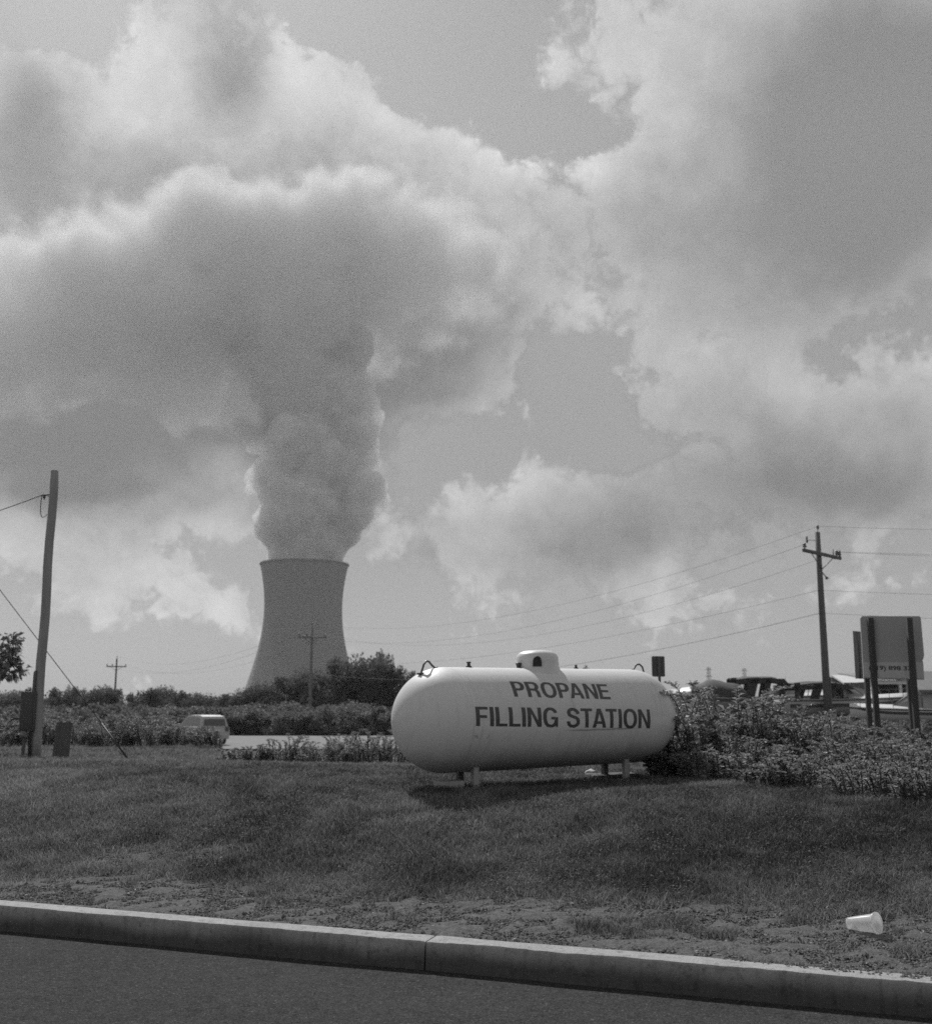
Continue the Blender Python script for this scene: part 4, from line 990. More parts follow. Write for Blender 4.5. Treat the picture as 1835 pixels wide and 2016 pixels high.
# ---------------------------------------------------------------- plastic cup
def cup():
    a = at(1667, 1824, 5.93); b = at(1729, 1818, 5.80); c = a.lerp(b, .5); L = .155
    ax = (b-a).normalized(); ax.z = .03; ax.normalize()
    z0 = gz(c.x, c.y)
    t = thing('plastic_cup', 'empty clear plastic cup with lid lying on its side in the dirt', 'cup', (c.x, c.y, z0))
    def b_(g, out):
        p = g.n('ShaderNodeBsdfPrincipled', {'Base Color': (.80, .80, .80, 1), 'Roughness': .22, 'Specular IOR Level': .6})
        tr = g.n('ShaderNodeBsdfTranslucent', {'Color': (.72, .72, .72, 1)}); tp = g.n('ShaderNodeBsdfTransparent', {'Color': (.9, .9, .9, 1)})
        m1 = g.n('ShaderNodeMixShader', {0: .5, 1: p.outputs[0], 2: tr.outputs[0]}).outputs[0]
        g.t.links.new(g.n('ShaderNodeMixShader', {0: .42, 1: m1, 2: tp.outputs[0]}).outputs[0], out.inputs['Surface'])
    m_ = material('clear_plastic', b_)
    r0, r1 = .030, .049
    prof = [(.002, .004), (r0-.004, .003), (r0, 0), (r0+.001, .012), (r0+(r1-r0)*.3, L*.3), (r0+(r1-r0)*.32, L*.33), (r0+(r1-r0)*.62, L*.62), (r0+(r1-r0)*.64, L*.66), (r1-.002, L-.012), (r1-.001, L-.004), (r1+.003, L)]
    Q = Vector((0, 0, 1)).rotation_difference(ax).to_matrix().to_4x4()
    low = Matrix.Translation((-ax.x*L/2, -ax.y*L/2, r0*.55+.016)) @ Q @ Matrix.Rotation(.0, 4, 'X')
    tilt = Matrix.Rotation(math.atan2(r1-r0, L)*.9, 4, Vector((ax.y, -ax.x, 0)))
    m = MB(); m.lathe(prof, 40); o = m.build('body', m_, t, fix=False); o.matrix_basis = Matrix.Translation((-ax.x*L/2, -ax.y*L/2, r0+.004)) @ tilt @ Q
    prof2 = [(r1+.004, L-.006), (r1+.006, L), (r1+.005, L+.006), (r1-.002, L+.009), (r1-.006, L+.005), (.012, L+.006), (.010, L+.003)]
    m = MB(); m.lathe(prof2, 40); o2 = m.build('lid', m_, t, fix=False); o2.matrix_basis = o.matrix_basis
cup()

# ---------------------------------------------------------------- boats, trailers, car, buildings on the right and behind
WHITE = grey('gelcoat', .62, .35, .12, 2); GREYH = grey('grey_hull', .36, .4, .15, 2); CANV = grey('dark_canvas', .045, .85, .3, 6, .3, 30)
GLASS = grey('dark_glass', .03, .12, .1, 4, spec=.8); TYRE = grey('tyre', .02, .8, .2, 20); TARP = grey('pale_tarp', .60, .45, .15, 3, .5, 6)
STRIPE = grey('hull_stripe', .06, .4, .1, 5)
def boat(label, loc, rz, L=6.0, B=2.3, H=.95, hullm=WHITE, canopy=True, cover=False, zoff=.55, group='boats parked on trailers', low=0.0):
    t = thing('motor_boat', label, 'boat', (loc.x, loc.y, loc.z+zoff), rz, group)
    n = 22; secs = []
    for i in range(n+1):
        f = i/n; x = -L/2+L*f
        b = B/2*(1-max(0, (f-.45)/.55)**2.3)*(.92+.08*min(1, f*5)); b = max(b, .02)
        sheer = H*(1+.18*f*f); keel = H*.62*max(0, (f-.62)/.38)**2.0; chine = keel+.30*H*(1+.5*f)
        secs.append((x, b, keel, min(chine, sheer-.12), sheer))
    def strip(fn):
        vs = []; 
        for s in secs: vs += fn(*s)
        return vs
    prof = lambda x, b, k, c, s: [(x, -b*.95, s), (x, -b, s-.06), (x, -b*.97, (s+c)/2), (x, -b*.84, c), (x, -b*.4, k+.12*(c-k)), (x, 0, k), (x, b*.4, k+.12*(c-k)), (x, b*.84, c), (x, b*.97, (s+c)/2), (x, b, s-.06), (x, b*.95, s)]
    vs = strip(prof); q = 11; m = MB()
    m.add(vs, [(i*q+j, i*q+j+1, (i+1)*q+j+1, (i+1)*q+j) for i in range(n) for j in range(q-1)]+[list(range(q))], True); m.build('hull', hullm, t)
    # rub rail and stripe
    for s in (-1, 1):
        m = MB(); m.tube([(x, s*(b+.012), sh-.05) for (x, b, k, c, sh) in secs], .03, 6); m.build('rub_rail', STRIPE, t)
    for s in (-1, 1):
        m = MB(); a = [(x, s*(b*.975+.012), sh*.60+c*.40+.04) for (x, b, k, c, sh) in secs]; b_ = [(x, s*(b*.955+.012), sh*.38+c*.62+.02) for (x, b, k, c, sh) in secs]
        m.add(a+b_, [(i, i+1, i+len(a)+1, i+len(a)) for i in range(len(a)-1)]); m.build('stripe', STRIPE, t)
    # deck: foredeck crowned, cockpit further aft
    i0 = int(n*.5); m = MB(); vs = []
    for (x, b, k, c, sh) in secs[i0-1:]: vs += [(x, -b*.95, sh), (x, -b*.5, sh+.10), (x, 0, sh+.14), (x, b*.5, sh+.10), (x, b*.95, sh)]
    m.add(vs, [(i*5+j, i*5+j+1, (i+1)*5+j+1, (i+1)*5+j) for i in range(len(vs)//5-1) for j in range(4)], True)
    m.box((-L*.27, 0, H*.72), (L*.44, B*.80, .04)); m.build('deck', WHITE, t)
    xw = secs[i0-1][0]
    if cover:
        m = MB(); vs = []; k2 = 12
        for i in range(k2+1):
            f = i/k2; j = int(f*n); x, b, k, c, sh = secs[j]; hgt = .75*math.sin(math.pi*min(1, max(0, (f*.92+.08)))**.8)+.05*math.sin(f*17)
            for a in range(9):
                g_ = a/8*math.pi; vs.append((x, -math.cos(g_)*(b+.03), sh-.10+hgt*math.sin(g_)**.7*(1-.25*abs(math.cos(g_)))+.02*math.sin(i*2+a*3)))
        m.add(vs, [(i*9+a, i*9+a+1, (i+1)*9+a+1, (i+1)*9+a) for i in range(k2) for a in range(8)], True); o_ = m.build('tarp', CANV, t); o_.data.materials.append(TARP)
        for p_ in o_.data.polygons: p_.material_index = 1 if p_.center.x > L*.26 else 0
    else:
        # raked windscreen
        m = MB(); w = B*.40
        zb, zt = H*1.08, H*1.08+.52
        fr = [(xw+.85, -w*.55, zb+.05), (xw+.85, w*.55, zb+.05), (xw+.18, w*.62, zt), (xw+.18, -w*.62, zt)]
        m.add(fr, [(0, 1, 2, 3)]); 
        for s in (-1, 1): m.add([(xw+.85, s*w*.55, zb+.05), (xw-.25, s*w, zb), (xw-.25, s*w, zt-.04), (xw+.18, s*w*.62, zt)], [(0, 1, 2, 3)])
        ws = m.build('windscreen', grey('pale_glass', .22, .2, .2, 3), t)
        m = MB()
        for s in (-1, 1):
            m.tube([(xw+.85, s*w*.55, zb+.05), (xw+.18, s*w*.62, zt), (xw-.25, s*w, zt-.04), (xw-.25, s*w, zb)], .025, 6)
        m.tube([fr[0], fr[1]], .02, 6); m.tube([fr[2], fr[3]], .03, 6); m.build('frame', METAL, ws)
        if canopy:
            m = MB(); vs = []; k2 = 10; xa, xb = -L*.46, xw+.20; hz = zt+.42-low
            for i in range(k2+1):
                f = i/k2; x = xa+(xb-xa)*f; drop = -.10*(2*abs(f-.5))**2-(.36*max(0, (f-.8)/.2)); sg = -.03*abs(math.sin(f*3*math.pi))
                for a in range(7):
                    y = (a/3-1)*B*.44; vs.append((x, y, hz+drop+sg-.10*(a/3-1)**2))
            N7 = len(vs); vs2 = [(a, b, c-.03) for a, b, c in vs]
            fs = [(i*7+a, i*7+a+1, (i+1)*7+a+1, (i+1)*7+a) for i in range(k2) for a in range(6)]
            m.add(vs+vs2, fs+[tuple(x+N7 for x in f) for f in fs], True)
            cn = m.build('canopy', CANV, t)
            for s in (-1, 1):
                m = MB(); y = s*B*.44
                # side curtains with windows between
                for (fa, fb, lean) in ((0.0, .10, 0), (.34, .50, .25), (.62, .72, .2)):
                    x1, x2 = xa+(xb-xa)*fa, xa+(xb-xa)*fb
                    m.poly([(x1, y, hz-.12), (x2, y, hz-.10), (x2-lean, y, H*.98), (x1-lean, y, H*.98)], (0, -.02*s, 0))
                m.poly([(xa, y, hz-.22), (xb-.2, y, hz-.16), (xb, y, hz-.40), (xb-.5, y, hz-.34), (xa, y, hz-.42)], (0, -.02*s, 0))
                m.build('side_curtain', CANV, cn)
            for s in (-1, 1):
                for f in (.15, .55, .95):
                    x = xa+(xb-xa)*f; m = MB(); m.tube([(x-.2, s*B*.43, H), (x, s*B*.42, hz-.1)], .014, 6); m.build('canopy_pole', METAL, cn)
        m = MB()
        pts = [(x, -b*.9, sh+.32) for (x, b, k, c, sh) in secs[i0+3:]]+[(x, b*.9, sh+.32) for (x, b, k, c, sh) in reversed(secs[i0+3:])]
        m.tube(pts, .014, 6)
        for (x, b, k, c, sh) in secs[i0+3::3]:
            for s in (-1, 1): m.tube([(x, s*b*.9, sh), (x, s*b*.9, sh+.32)], .011, 6)
        m.build('bow_rail', METAL, t)
    # outboard leg
    m = MB(); m.box((-L/2-.18, 0, .45), (.26, .26, .5), bev=.04); m.box((-L/2-.2, 0, .05), (.14, .07, .5), bev=.02); m.build('outdrive', CANV, t)
    # trailer is a thing of its own
    tr = thing('boat_trailer', 'low trailer under the '+label, 'trailer', (loc.x, loc.y, loc.z), rz, 'boat trailers')
    m = MB()
    for s in (-1, 1): m.box((-.1, s*B*.30, zoff-.03), (L*.86, .08, .10))
    for x in (-L*.3, 0, L*.28): m.box((x, 0, zoff-.10), (.08, B*.8, .08))
    m.tube([(L*.32, -B*.3, zoff-.08), (L*.60, 0, zoff-.1), (L*.32, B*.3, zoff-.08)], .04, 6); m.build('chassis', METAL, tr)
    for x in (-L*.20, -L*.06):
        for s in (-1, 1):
            m = MB(); m.lathe([(.17, -.09), (.30, -.09), (.325, -.05), (.325, .05), (.30, .09), (.17, .09)], 24, Matrix.Translation((x, s*B*.48, .325)) @ Matrix.Rotation(R(90), 4, 'X')); w = m.build('wheel', TYRE, tr)
            m = MB(); m.lathe([(.002, .03), (.10, .05), (.175, .085), (.18, -.08)], 20, Matrix.Translation((x, s*B*.48, .325)) @ Matrix.Rotation(R(90), 4, 'X')); m.build('rim', METAL, w)
    m = MB(); m.tube([(L*.55, 0, zoff-.1), (L*.55, 0, .05)], .035, 6); m.lathe([(.1, -.0), (.1, .02), (.002, .03)], 10, Matrix.Translation((L*.55, 0, .03))); m.build('jack', METAL, tr)
    return t
def gp(u, Y):
    p = at(u, 1400, Y); return Vector((p.x, p.y, gz(p.x, p.y)))
boat('white cabin boat nearest the pole, low dark stripes along its hull', gp(1668, 46.5), R(3), 5.6, 2.2, .84, GREYH, True, zoff=.60, low=.22)
boat('boat with a dark peaked canvas top, left of the tall pole', gp(1552, 53), R(-8), 6.0, 2.3, .90, GREYH, True, zoff=.72)
boat('boat under a pale tarp sloping down beside the small road sign', gp(1392, 49), R(176), 3.3, 1.9, .75, GREYH, False, True, zoff=.90)
boat('white boat seen between the posts of the pale sign board', gp(1790, 43), R(160), 4.4, 1.9, .62, WHITE, False, False, zoff=.42)

def shelter():
    Y = 66; a = at(1716, 1340, Y); b = at(1786, 1340, Y); z0 = gz(a.x, Y); w = b.x-a.x; c = (a.x+b.x)/2
    t = thing('storage_shed', 'open-fronted storage shed with a white front beam behind the pale sign board', 'shed', (c, Y+2.5, z0))
    H = a.z-z0; wall = grey('shed_wall', .10, .8, .3, 2); wt = grey('white_trim', .72, .5, .1, 4)
    m = MB(); m.box((0, 2.4, H/2), (w, .12, H)); 
    for s in (-1, 1): m.box((s*(w/2-.06), .0, H/2), (.12, 4.7, H-.1))
    m.build('wall', wall, t)
    m = MB(); m.box((0, -2.5, H-.09), (w+.3, .14, .24)); m.build('front_beam', wt, t)
    for x in (-w/2, w/2-.45, w/2): 
        m = MB(); m.box((x, -2.42, (H-.2)/2), (.16, .16, H-.2)); m.build('post', wt, t)
    m = MB(); m.poly([(-w/2-.25, -2.75, H+.04), (w/2+.25, -2.75, H+.04), (w/2+.25, 2.7, H+.55), (-w/2-.25, 2.7, H+.55)], (0, 0, .06)); m.build('roof', grey('shed_roof', .2, .6, .2, 2), t)
    m = MB(); m.add([(-w*.1, -2.0, .0), (w*.42, -2.0, 0), (w*.42, -1.0, .0), (-w*.1, -1.0, 0), (w*.36, -1.9, H*.72), (w*.40, -1.9, H*.72), (w*.40, -1.1, H*.7), (w*.05, -1.1, H*.35)], [(0, 1, 5, 4), (1, 2, 6, 5), (2, 3, 7, 6), (3, 0, 4, 7), (4, 5, 6, 7)])
    o = m.build('covered_pile', CANV); o.location = t.location; tag(o, 'dark covered heap stored inside the open shed', 'covered pile')
shelter()
def barn():
    Y = 74; x0 = at(1812, 1350, Y).x; z0 = gz(x0, Y); t = thing('barn', 'long low building with a grey pitched roof at the right edge', 'building', (x0+7, Y+4, z0))
    He = at(1820, 1363, Y).z-z0; Hr = at(1820, 1327, Y+4).z-z0
    m = MB(); m.box((0, 0, He/2), (14, 8, He)); m.build('wall', grey('barn_wall', .42, .7, .12, 1, stretch=(6, 6, .5)), t)
    m = MB(); m.poly([(-7.35, -4.5, He-.02), (-7.35, 0, Hr), (-7.35, 4.5, He-.02), (-7.35, 4.5, He+.16), (-7.35, 0, Hr+.2), (-7.35, -4.5, He+.16)], (14.7, 0, 0)); m.build('roof', grey('barn_roof', .15, .6, .25, 1.2, stretch=(5, .6, .6)), t)
    for x in (-5, -1.5, 2.5):
        m = MB(); m.box((x, -4.01, He*.55), (1.1, .06, .8)); f = m.build('window', grey('win_frame', .5, .5, .1), t)
        m = MB(); m.box((x, -4.05, He*.55), (.9, .03, .62)); m.build('pane', GLASS, f)
barn()
def white_block():
    p = gp(1697, 78); z = at(1697, 1352, 78).z
    t = thing('white_building', 'low white building glimpsed between the bow of the cabin boat and the sign posts', 'building', (p.x, p.y, p.z))
    H = z-p.z; wt = grey('white_siding', .75, .6, .06, 2, stretch=(.6, .6, 7))
    m = MB(); m.box((0, 0, H/2), (3.6, 5, H)); m.build('wall', wt, t)
    m = MB(); m.poly([(-2.0, -2.8, H), (-2.0, 0, H+.7), (-2.0, 2.8, H), (-2.0, 2.8, H+.1), (-2.0, 0, H+.82), (-2.0, -2.8, H+.1)], (4.0, 0, 0)); m.build('roof', grey('pale_roof', .55, .6, .1, 2), t)
white_block()

def suv():
    Y = 66; p = at(394, 1440, Y); z = gz(p.x, p.y)+.10
    t = thing('parked_car', 'light silver car half hidden behind the tall weeds at the left', 'car', (p.x, p.y, z), R(127))
    body = grey('silver_paint', .36, .5, .05, 2, spec=.4)
    # side outline (x forward), extruded with tumblehome
    low = [(-2.1, .35), (-2.18, .75), (-2.1, 1.02), (-1.0, 1.06), (.9, 1.0), (1.7, .88), (2.15, .72), (2.2, .38)]
    top = [(-2.10, 1.02), (-2.02, 1.50), (-1.90, 1.64), (-1.4, 1.71), (-.2, 1.72), (.25, 1.66), (.60, 1.50), (1.10, 1.02)]
    m = MB(); W_ = .92
    def loft(prof, ws):
        n = len(prof); vs = []
        for k, w in enumerate(ws): vs += [(x, w, z_) for x, z_ in prof]
        m.add(vs, [(k*n+i, k*n+(i+1) % n, (k+1)*n+(i+1) % n, (k+1)*n+i) for k in range(len(ws)-1) for i in range(n)]+[list(range(n)), [(len(ws)-1)*n+i for i in range(n)]], True)
    loft(low, [-W_, -W_*.97, 0, W_*.97, W_])
    n = len(top); vs = []
    for s in (-1, 1):
        for x, z_ in top: f = (z_-1.02)/.72; vs.append((x*(1-.0*f), s*(W_*.95-.24*f), z_))
    m.add(vs, [(i, i+1, n+i+1, n+i) for i in range(n-1)]+[list(range(n)), [n+i for i in range(n)]], False)
    b = m.build('body', body, t); bv = b.modifiers.new('b', 'BEVEL'); bv.width = .13; bv.segments = 5; bv.limit_method = 'ANGLE'
    def wnd(pts, nm='window'):
        q = MB(); q.add(pts, [list(range(len(pts)))]); return q.build(nm, GLASS, t)
    for s in (-1, 1):
        yy = lambda z_: s*(W_*.95-.24*(z_-1.02)/.72+.012)
        wnd([(x, yy(z_), z_) for x, z_ in [(-1.85, 1.10), (-1.62, 1.50), (-1.1, 1.60), (-.95, 1.60), (-.95, 1.10)]])
        wnd([(x, yy(z_), z_) for x, z_ in [(-.85, 1.10), (-.85, 1.60), (-.1, 1.60), (-.05, 1.10)]])
        wnd([(x, yy(z_), z_) for x, z_ in [(.05, 1.10), (.0, 1.60), (.38, 1.56), (.80, 1.12)]])
        for x in (-1.35, 1.4):
            q = MB(); q.lathe([(.2, -.1), (.32, -.1), (.34, 0), (.32, .1), (.2, .1)], 24, Matrix.Translation((x, s*.86, .34)) @ Matrix.Rotation(R(90), 4, 'X')); w = q.build('wheel', TYRE, t)
            q = MB(); q.lathe([(.002, .1), (.19, .11), (.2, .02)], 20, Matrix.Translation((x, s*.86, .34)) @ Matrix.Rotation(R(-90*s), 4, 'X')); q.build('rim', METAL, w)
        q = MB(); q.box((.75, s*1.02, 1.12), (.12, .2, .15), bev=.03); q.build('mirror', body, t)
        q = MB(); q.box((-2.15, s*.75, .9), (.06, .22, .3), bev=.02); q.build('tail_light', STRIPE, t)
    wnd([(-2.115, -.68, 1.10), (-2.115, .68, 1.10), (-2.045, .62, 1.49), (-2.045, -.62, 1.49)], 'rear_window')
    wnd([(1.0, -.72, 1.10), (1.0, .72, 1.10), (.53, .62, 1.60), (.53, -.62, 1.60)], 'windscreen')
suv()

# ---------------------------------------------------------------- vegetation
def leaf_arrays(c, d, L, w, droop=.25, rng=RNG):
    """folded lance leaves: base, two sides, tip -> two bent triangles pairs"""
    n = len(c); d = d/np.linalg.norm(d, axis=1, keepdims=True)
    up = rng.normal(0, .8, (n, 3)); up[:, 2] += .8
    sd_ = np.cross(d, up); sd_ /= np.maximum(np.linalg.norm(sd_, axis=1, keepdims=True), 1e-6)
    L = L[:, None]; w = w[:, None]
    mid = c+d*L*.45; tip = c+d*L; tip[:, 2] -= (L[:, 0]*droop)
    nrm = np.cross(sd_, d)
    a = mid+sd_*w/2+nrm*w*.12; b = mid-sd_*w/2+nrm*w*.12
    V = np.stack([c, a, tip, b, mid], 1).reshape(-1, 3)
    k = np.arange(n)*5
    Fq = np.concatenate([np.stack([k, k+1, k+4], 1), np.stack([k+1, k+2, k+4], 1), np.stack([k+2, k+3, k+4], 1), np.stack([k+3, k, k+4], 1)])
    return V, Fq
LEAF_NEAR = leafmat('shrub_leaves', .035, .30, .38, .5, .35)
LEAF_MID = leafmat('bush_leaves', .055, .23, .30, .6, .2)
LEAF_FAR = leafmat('tree_leaves', .05, .15, .30, .7, .1)
BARK = grey('bark', .07, .9, .4, 10, .4, 30)
def stems_np(paths, r0, r1, n=5):
    m = MB()
    for p in paths: m.tube(p, [r0+(r1-r0)*i/(len(p)-1) for i in range(len(p))], n, cap=False)
    return m
def shrub(label, x, y, w, dpt, h, nst, nleaf, ll=.10, seed=1, lean=(0, 0), group='shrubs beside the tank'):
    """many arching stems set with lance leaves"""
    rg = np.random.default_rng(seed); z0 = gz(x, y)
    t = thing('leafy_shrub', label, 'shrub', (x, y, z0), group=group)
    C, D, LL, WW, T = [], [], [], [], []; paths = []; tb = .0+.30*rg.random()
    for i in range(nst):
        bx, by = (rg.random()-.5)*w*.75, (rg.random()-.5)*dpt*.75
        a = math.atan2(by, bx)+rg.normal(0, .6); hh = h*(.42+.66*rg.random()**1.4)*(1-.25*abs(bx)/(w*.5)); out = (.12+.35*rg.random())*h
        pts = []
        for k in range(7):
            f = k/6; px = bx+math.cos(a)*out*f**1.6+lean[0]*f*h; py = by+math.sin(a)*out*f**1.6+lean[1]*f*h
            pts.append(Vector((px, py, gz(x+px, y+py)-z0+hh*(1-(1-f)**1.7)*(1-.10*f*f))))
        paths.append(pts); tone0 = rg.random()
        m = int(nleaf*(.6+.8*rg.random()))
        for j in range(m):
            f = .04+.96*(j+rg.random())/m; k = min(5, int(f*6)); g_ = f*6-k
            p = pts[k].lerp(pts[k+1], g_); tg = (pts[k+1]-pts[k]).normalized()
            th = j*2.4+rg.normal(0, .4); s = Vector((math.cos(th), math.sin(th), .25+.5*rg.random()))
            d = (tg*.55+s).normalized(); C.append(p); D.append(d)
            l = ll*(.55+.75*rg.random())*(1-.35*f); LL.append(l); WW.append(l*(.26+.12*rg.random()))
            T.append(np.clip(tb+.25*tone0+.45*rg.random()**1.6+.25*f*rg.random(), 0, 1))
        # flowering / curled tip cluster
        for j in range(5):
            C.append(pts[-1]); D.append(Vector((rg.normal(0, .8), rg.normal(0, .8), .6))); LL.append(ll*.7); WW.append(ll*.14); T.append(.25+.35*rg.random())
    V, F_ = leaf_arrays(np.array([tuple(c) for c in C]), np.array([tuple(d) for d in D]), np.array(LL), np.array(WW), .3, rg)
    np_mesh('leaves', V, F_, LEAF_NEAR, t, attr={'tone': np.repeat(T, 5)})
    stems_np(paths, .008, .003, 4).build('stems', BARK, t, fix=False)
    return t
# the big mass to the right of the tank (u centre, depth, width px, top row)
SH = [
 ('drooping shrub whose pale lower leaves touch the tank\'s right end', 1345, 11.7, .95, .9, 1350, 46, 58, .13, (-.08, -.10)),
 ('tall bushy shrub right of the tank with feathery rounded top', 1425, 12.2, 1.3, 1.2, 1322, 76, 62, .12, (0, -.05)),
 ('dense shrub in front of the boat with the dark canvas top', 1510, 11.8, 1.1, 1.1, 1378, 70, 60, .10, (.03, -.06)),
 ('broad shrub at the foot of the tall pole', 1600, 11.2, 1.2, 1.2, 1412, 74, 64, .085, (.02, -.05)),
 ('fine-leaved weedy shrub below the left post of the sign', 1695, 10.4, 1.2, 1.2, 1434, 90, 64, .065, (0, -.04)),
 ('fine-leaved weedy shrub at the right edge below the sign', 1800, 9.9, 1.2, 1.2, 1446, 90, 64, .062, (0, -.04)),
 ('low shrub under the sign, in front of the other right-hand bushes', 1720, 9.0, 1.0, .6, 1492, 56, 50, .055, (0, -.05)),
 ('low bush at the right edge of the picture on the lawn\'s rim', 1825, 8.6, .9, .6, 1488, 56, 50, .055, (0, -.05)),
 ('low leafy shrub along the lawn edge right of the tank', 1440, 10.8, 1.2, .6, 1450, 60, 56, .085, (0, -.10)),
 ('shadowy low shrub at the lawn edge below the tall pole', 1600, 9.7, 1.1, .6, 1476, 60, 56, .07, (0, -.08)),
 ('low shrub between the tank\'s right end and the pole, at the lawn edge', 1520, 10.2, .8, .5, 1470, 44, 54, .08, (0, -.08)),
 ('pale weed clump spilling over the lawn at the tank\'s lower right', 1318, 11.3, .6, .45, 1488, 26, 44, .115, (-.20, -.15)),
 ('shrub reaching up past the tall pole\'s base, behind the front bushes', 1560, 14.0, 1.8, 1.4, 1412, 80, 58, .09, (0, 0)),
 ('tall weeds behind the front bushes beneath the cabin boat', 1700, 14.0, 2.0, 1.4, 1430, 90, 54, .08, (0, 0)),
 ('dark thicket below the right sign post', 1835, 12.5, 1.6, 1.3, 1428, 74, 56, .08, (0, 0)),
]
for i, (lab, u, Y, w, d, vt, ns, nl, ll, ln) in enumerate(SH):
    p = at(u, 1500, Y); h = at(u, vt, Y).z-gz(p.x, Y)
    shrub(lab, p.x, Y, w, d, max(h, .25)*1.03, ns, nl, ll, 100+i, ln)

def crown_mesh(seed, rx, ry, rz, ncl, per, leaf, power=.75, floor=-.75):
    """clumps of leaves over a lumpy crown; returns arrays in local units, centre at origin"""
    rg = np.random.default_rng(seed)
    v = rg.normal(0, 1, (ncl, 3)); v /= np.linalg.norm(v, axis=1, keepdims=True); v[:, 2] = np.maximum(v[:, 2], floor)
    r = (.55+.45*rg.random(ncl)**power)[:, None]*(1+.22*(rg.random((ncl, 1))-.5))
    cen = v*r*np.array([rx, ry, rz]); size = (.16+.16*rg.random(ncl))*min(rx, rz)*1.2
    q = rg.normal(0, 1, (ncl, per, 3)); q /= np.linalg.norm(q, axis=2, keepdims=True); q *= (rg.random((ncl, per, 1))**.45)
    pos = (cen[:, None]+q*size[:, None, None]*np.array([1.15, 1.15, .8])).reshape(-1, 3)
    d = (q+.5*v[:, None]+rg.normal(0, .5, q.shape)).reshape(-1, 3); d[:, 2] -= .15
    n = len(pos); L = leaf*(.6+.8*rg.random(n)); w = L*(.45+.3*rg.random(n))
    V, F_ = leaf_arrays(pos, d, L, w, .25, rg)
    tone = np.repeat(np.clip(np.repeat(.25+.45*rg.random(ncl), per)+.35*(rg.random(n)-.5), 0, 1), 5)
    return V, F_, tone, cen
def tree_proto(seed, rx, ry, rz, zc, ncl, per, leaf, mat, trunk=True, floor=-.75):
    V, F_, tone, cen = crown_mesh(seed, rx, ry, rz, ncl, per, leaf, floor=floor); V = V+np.array([0, 0, zc])
    rg = np.random.default_rng(seed+5); m = MB(); tr = max(.05, rx*.07)
    fk = zc-rz*.55
    m.tube([(0, 0, -.1), (.03*rx, 0, fk*.5), (0, .02*rx, fk), (0, 0, zc)], [tr*1.3, tr, tr*.8, tr*.4], 8)
    for i in range(0, len(cen), max(1, len(cen)//14)):
        c = cen[i]*.9+np.array([0, 0, zc]); s = Vector((0, 0, fk*(.7+.3*rg.random()))); e = Vector(c); md = s.lerp(e, .5)+Vector((0, 0, -.08*rz))
        m.tube([s, md, e], [tr*.45, tr*.28, tr*.1], 5, cap=False)
    me_c = np_mesh('crown', V, F_, mat, attr={'tone': tone}); me_t = m.build('trunk', BARK, fix=False)
    for o in (me_c, me_t): o['_p'] = 1
    a, b = me_c.data, me_t.data; bpy.data.objects.remove(me_c); bpy.data.objects.remove(me_t)
    return a, b
PT = [tree_proto(11, 1, 1, .9, 1.05, 80, 110, .10, LEAF_FAR), tree_proto(12, 1.15, 1.1, .72, .85, 90, 100, .10, LEAF_FAR), tree_proto(13, .8, .8, 1.15, 1.25, 70, 110, .095, LEAF_FAR), tree_proto(17, 1.0, 1.05, .85, 1.0, 55, 90, .11, LEAF_FAR)]
PB = [tree_proto(21, 1, .9, .62, .55, 90, 90, .085, LEAF_MID, floor=-.95), tree_proto(22, 1.1, .8, .5, .46, 90, 90, .08, LEAF_MID, floor=-.95), tree_proto(23, .85, .85, .75, .66, 80, 100, .085, LEAF_MID, floor=-.95)]
def put(proto, name, label, cat, u, vtop, Y, wpx, group, sink=0.0, seed=0, kind_h=None):
    p = at(u, 1400, Y); z0 = gz(p.x, p.y)-sink; top = at(u, vtop, Y).z; H = max(.3, top-z0)
    t = thing(name, label, cat, (p.x, p.y, z0), group=group)
    a, b = proto; zmax = max(v.co.z for v in a.vertices) if 'zm' not in a else a['zm']; a['zm'] = zmax
    s = wpx/2*Y/F/1.0
    for (nm, me) in (('crown', a), ('trunk', b)):
        o = bpy.data.objects.new(nm, me); col.objects.link(o); o.parent = t
        o.scale = (s, s, H/zmax); o.rotation_euler = (0, 0, (seed*2.399) % 6.28)
    return t
# far line of trees, left to right
FT = [
 ('low dark tree at the far left edge of the distant tree line', 12, 1357, 120, 70, 0), ('flat-topped distant tree just left of the bare pole', 52, 1352, 125, 60, 1),
 ('distant tree right of the bare pole', 112, 1352, 118, 62, 1), ('thin spiky distant tree right of the bare pole', 140, 1346, 120, 26, 2), ('small pointed distant tree left of the round-topped one', 161, 1353, 128, 34, 2),
 ('round-topped distant tree left of the smallest utility pole', 196, 1346, 120, 58, 0), ('wispy distant tree beside the smallest utility pole', 224, 1352, 130, 44, 3), ('low distant tree right of the smallest utility pole', 262, 1362, 118, 52, 1),
 ('broad distant tree midway between the smallest pole and the cooling tower', 300, 1352, 112, 66, 3), ('tallest distant tree midway between the smallest pole and the cooling tower', 326, 1347, 124, 52, 0), ('rounded distant tree above the parked car', 362, 1358, 116, 62, 1),
 ('distant tree right of and above the parked car', 405, 1361, 120, 60, 0), ('low distant tree left of the cooling tower\'s foot', 446, 1363, 112, 58, 3), ('distant tree just left of the cooling tower\'s foot', 480, 1352, 108, 50, 0),
]
for i, (lab, u, vt, Y, w, k) in enumerate(FT): put(PT[k], 'distant_tree', lab, 'tree', u, vt, Y, w*1.25, 'distant tree line', .5, i+1)
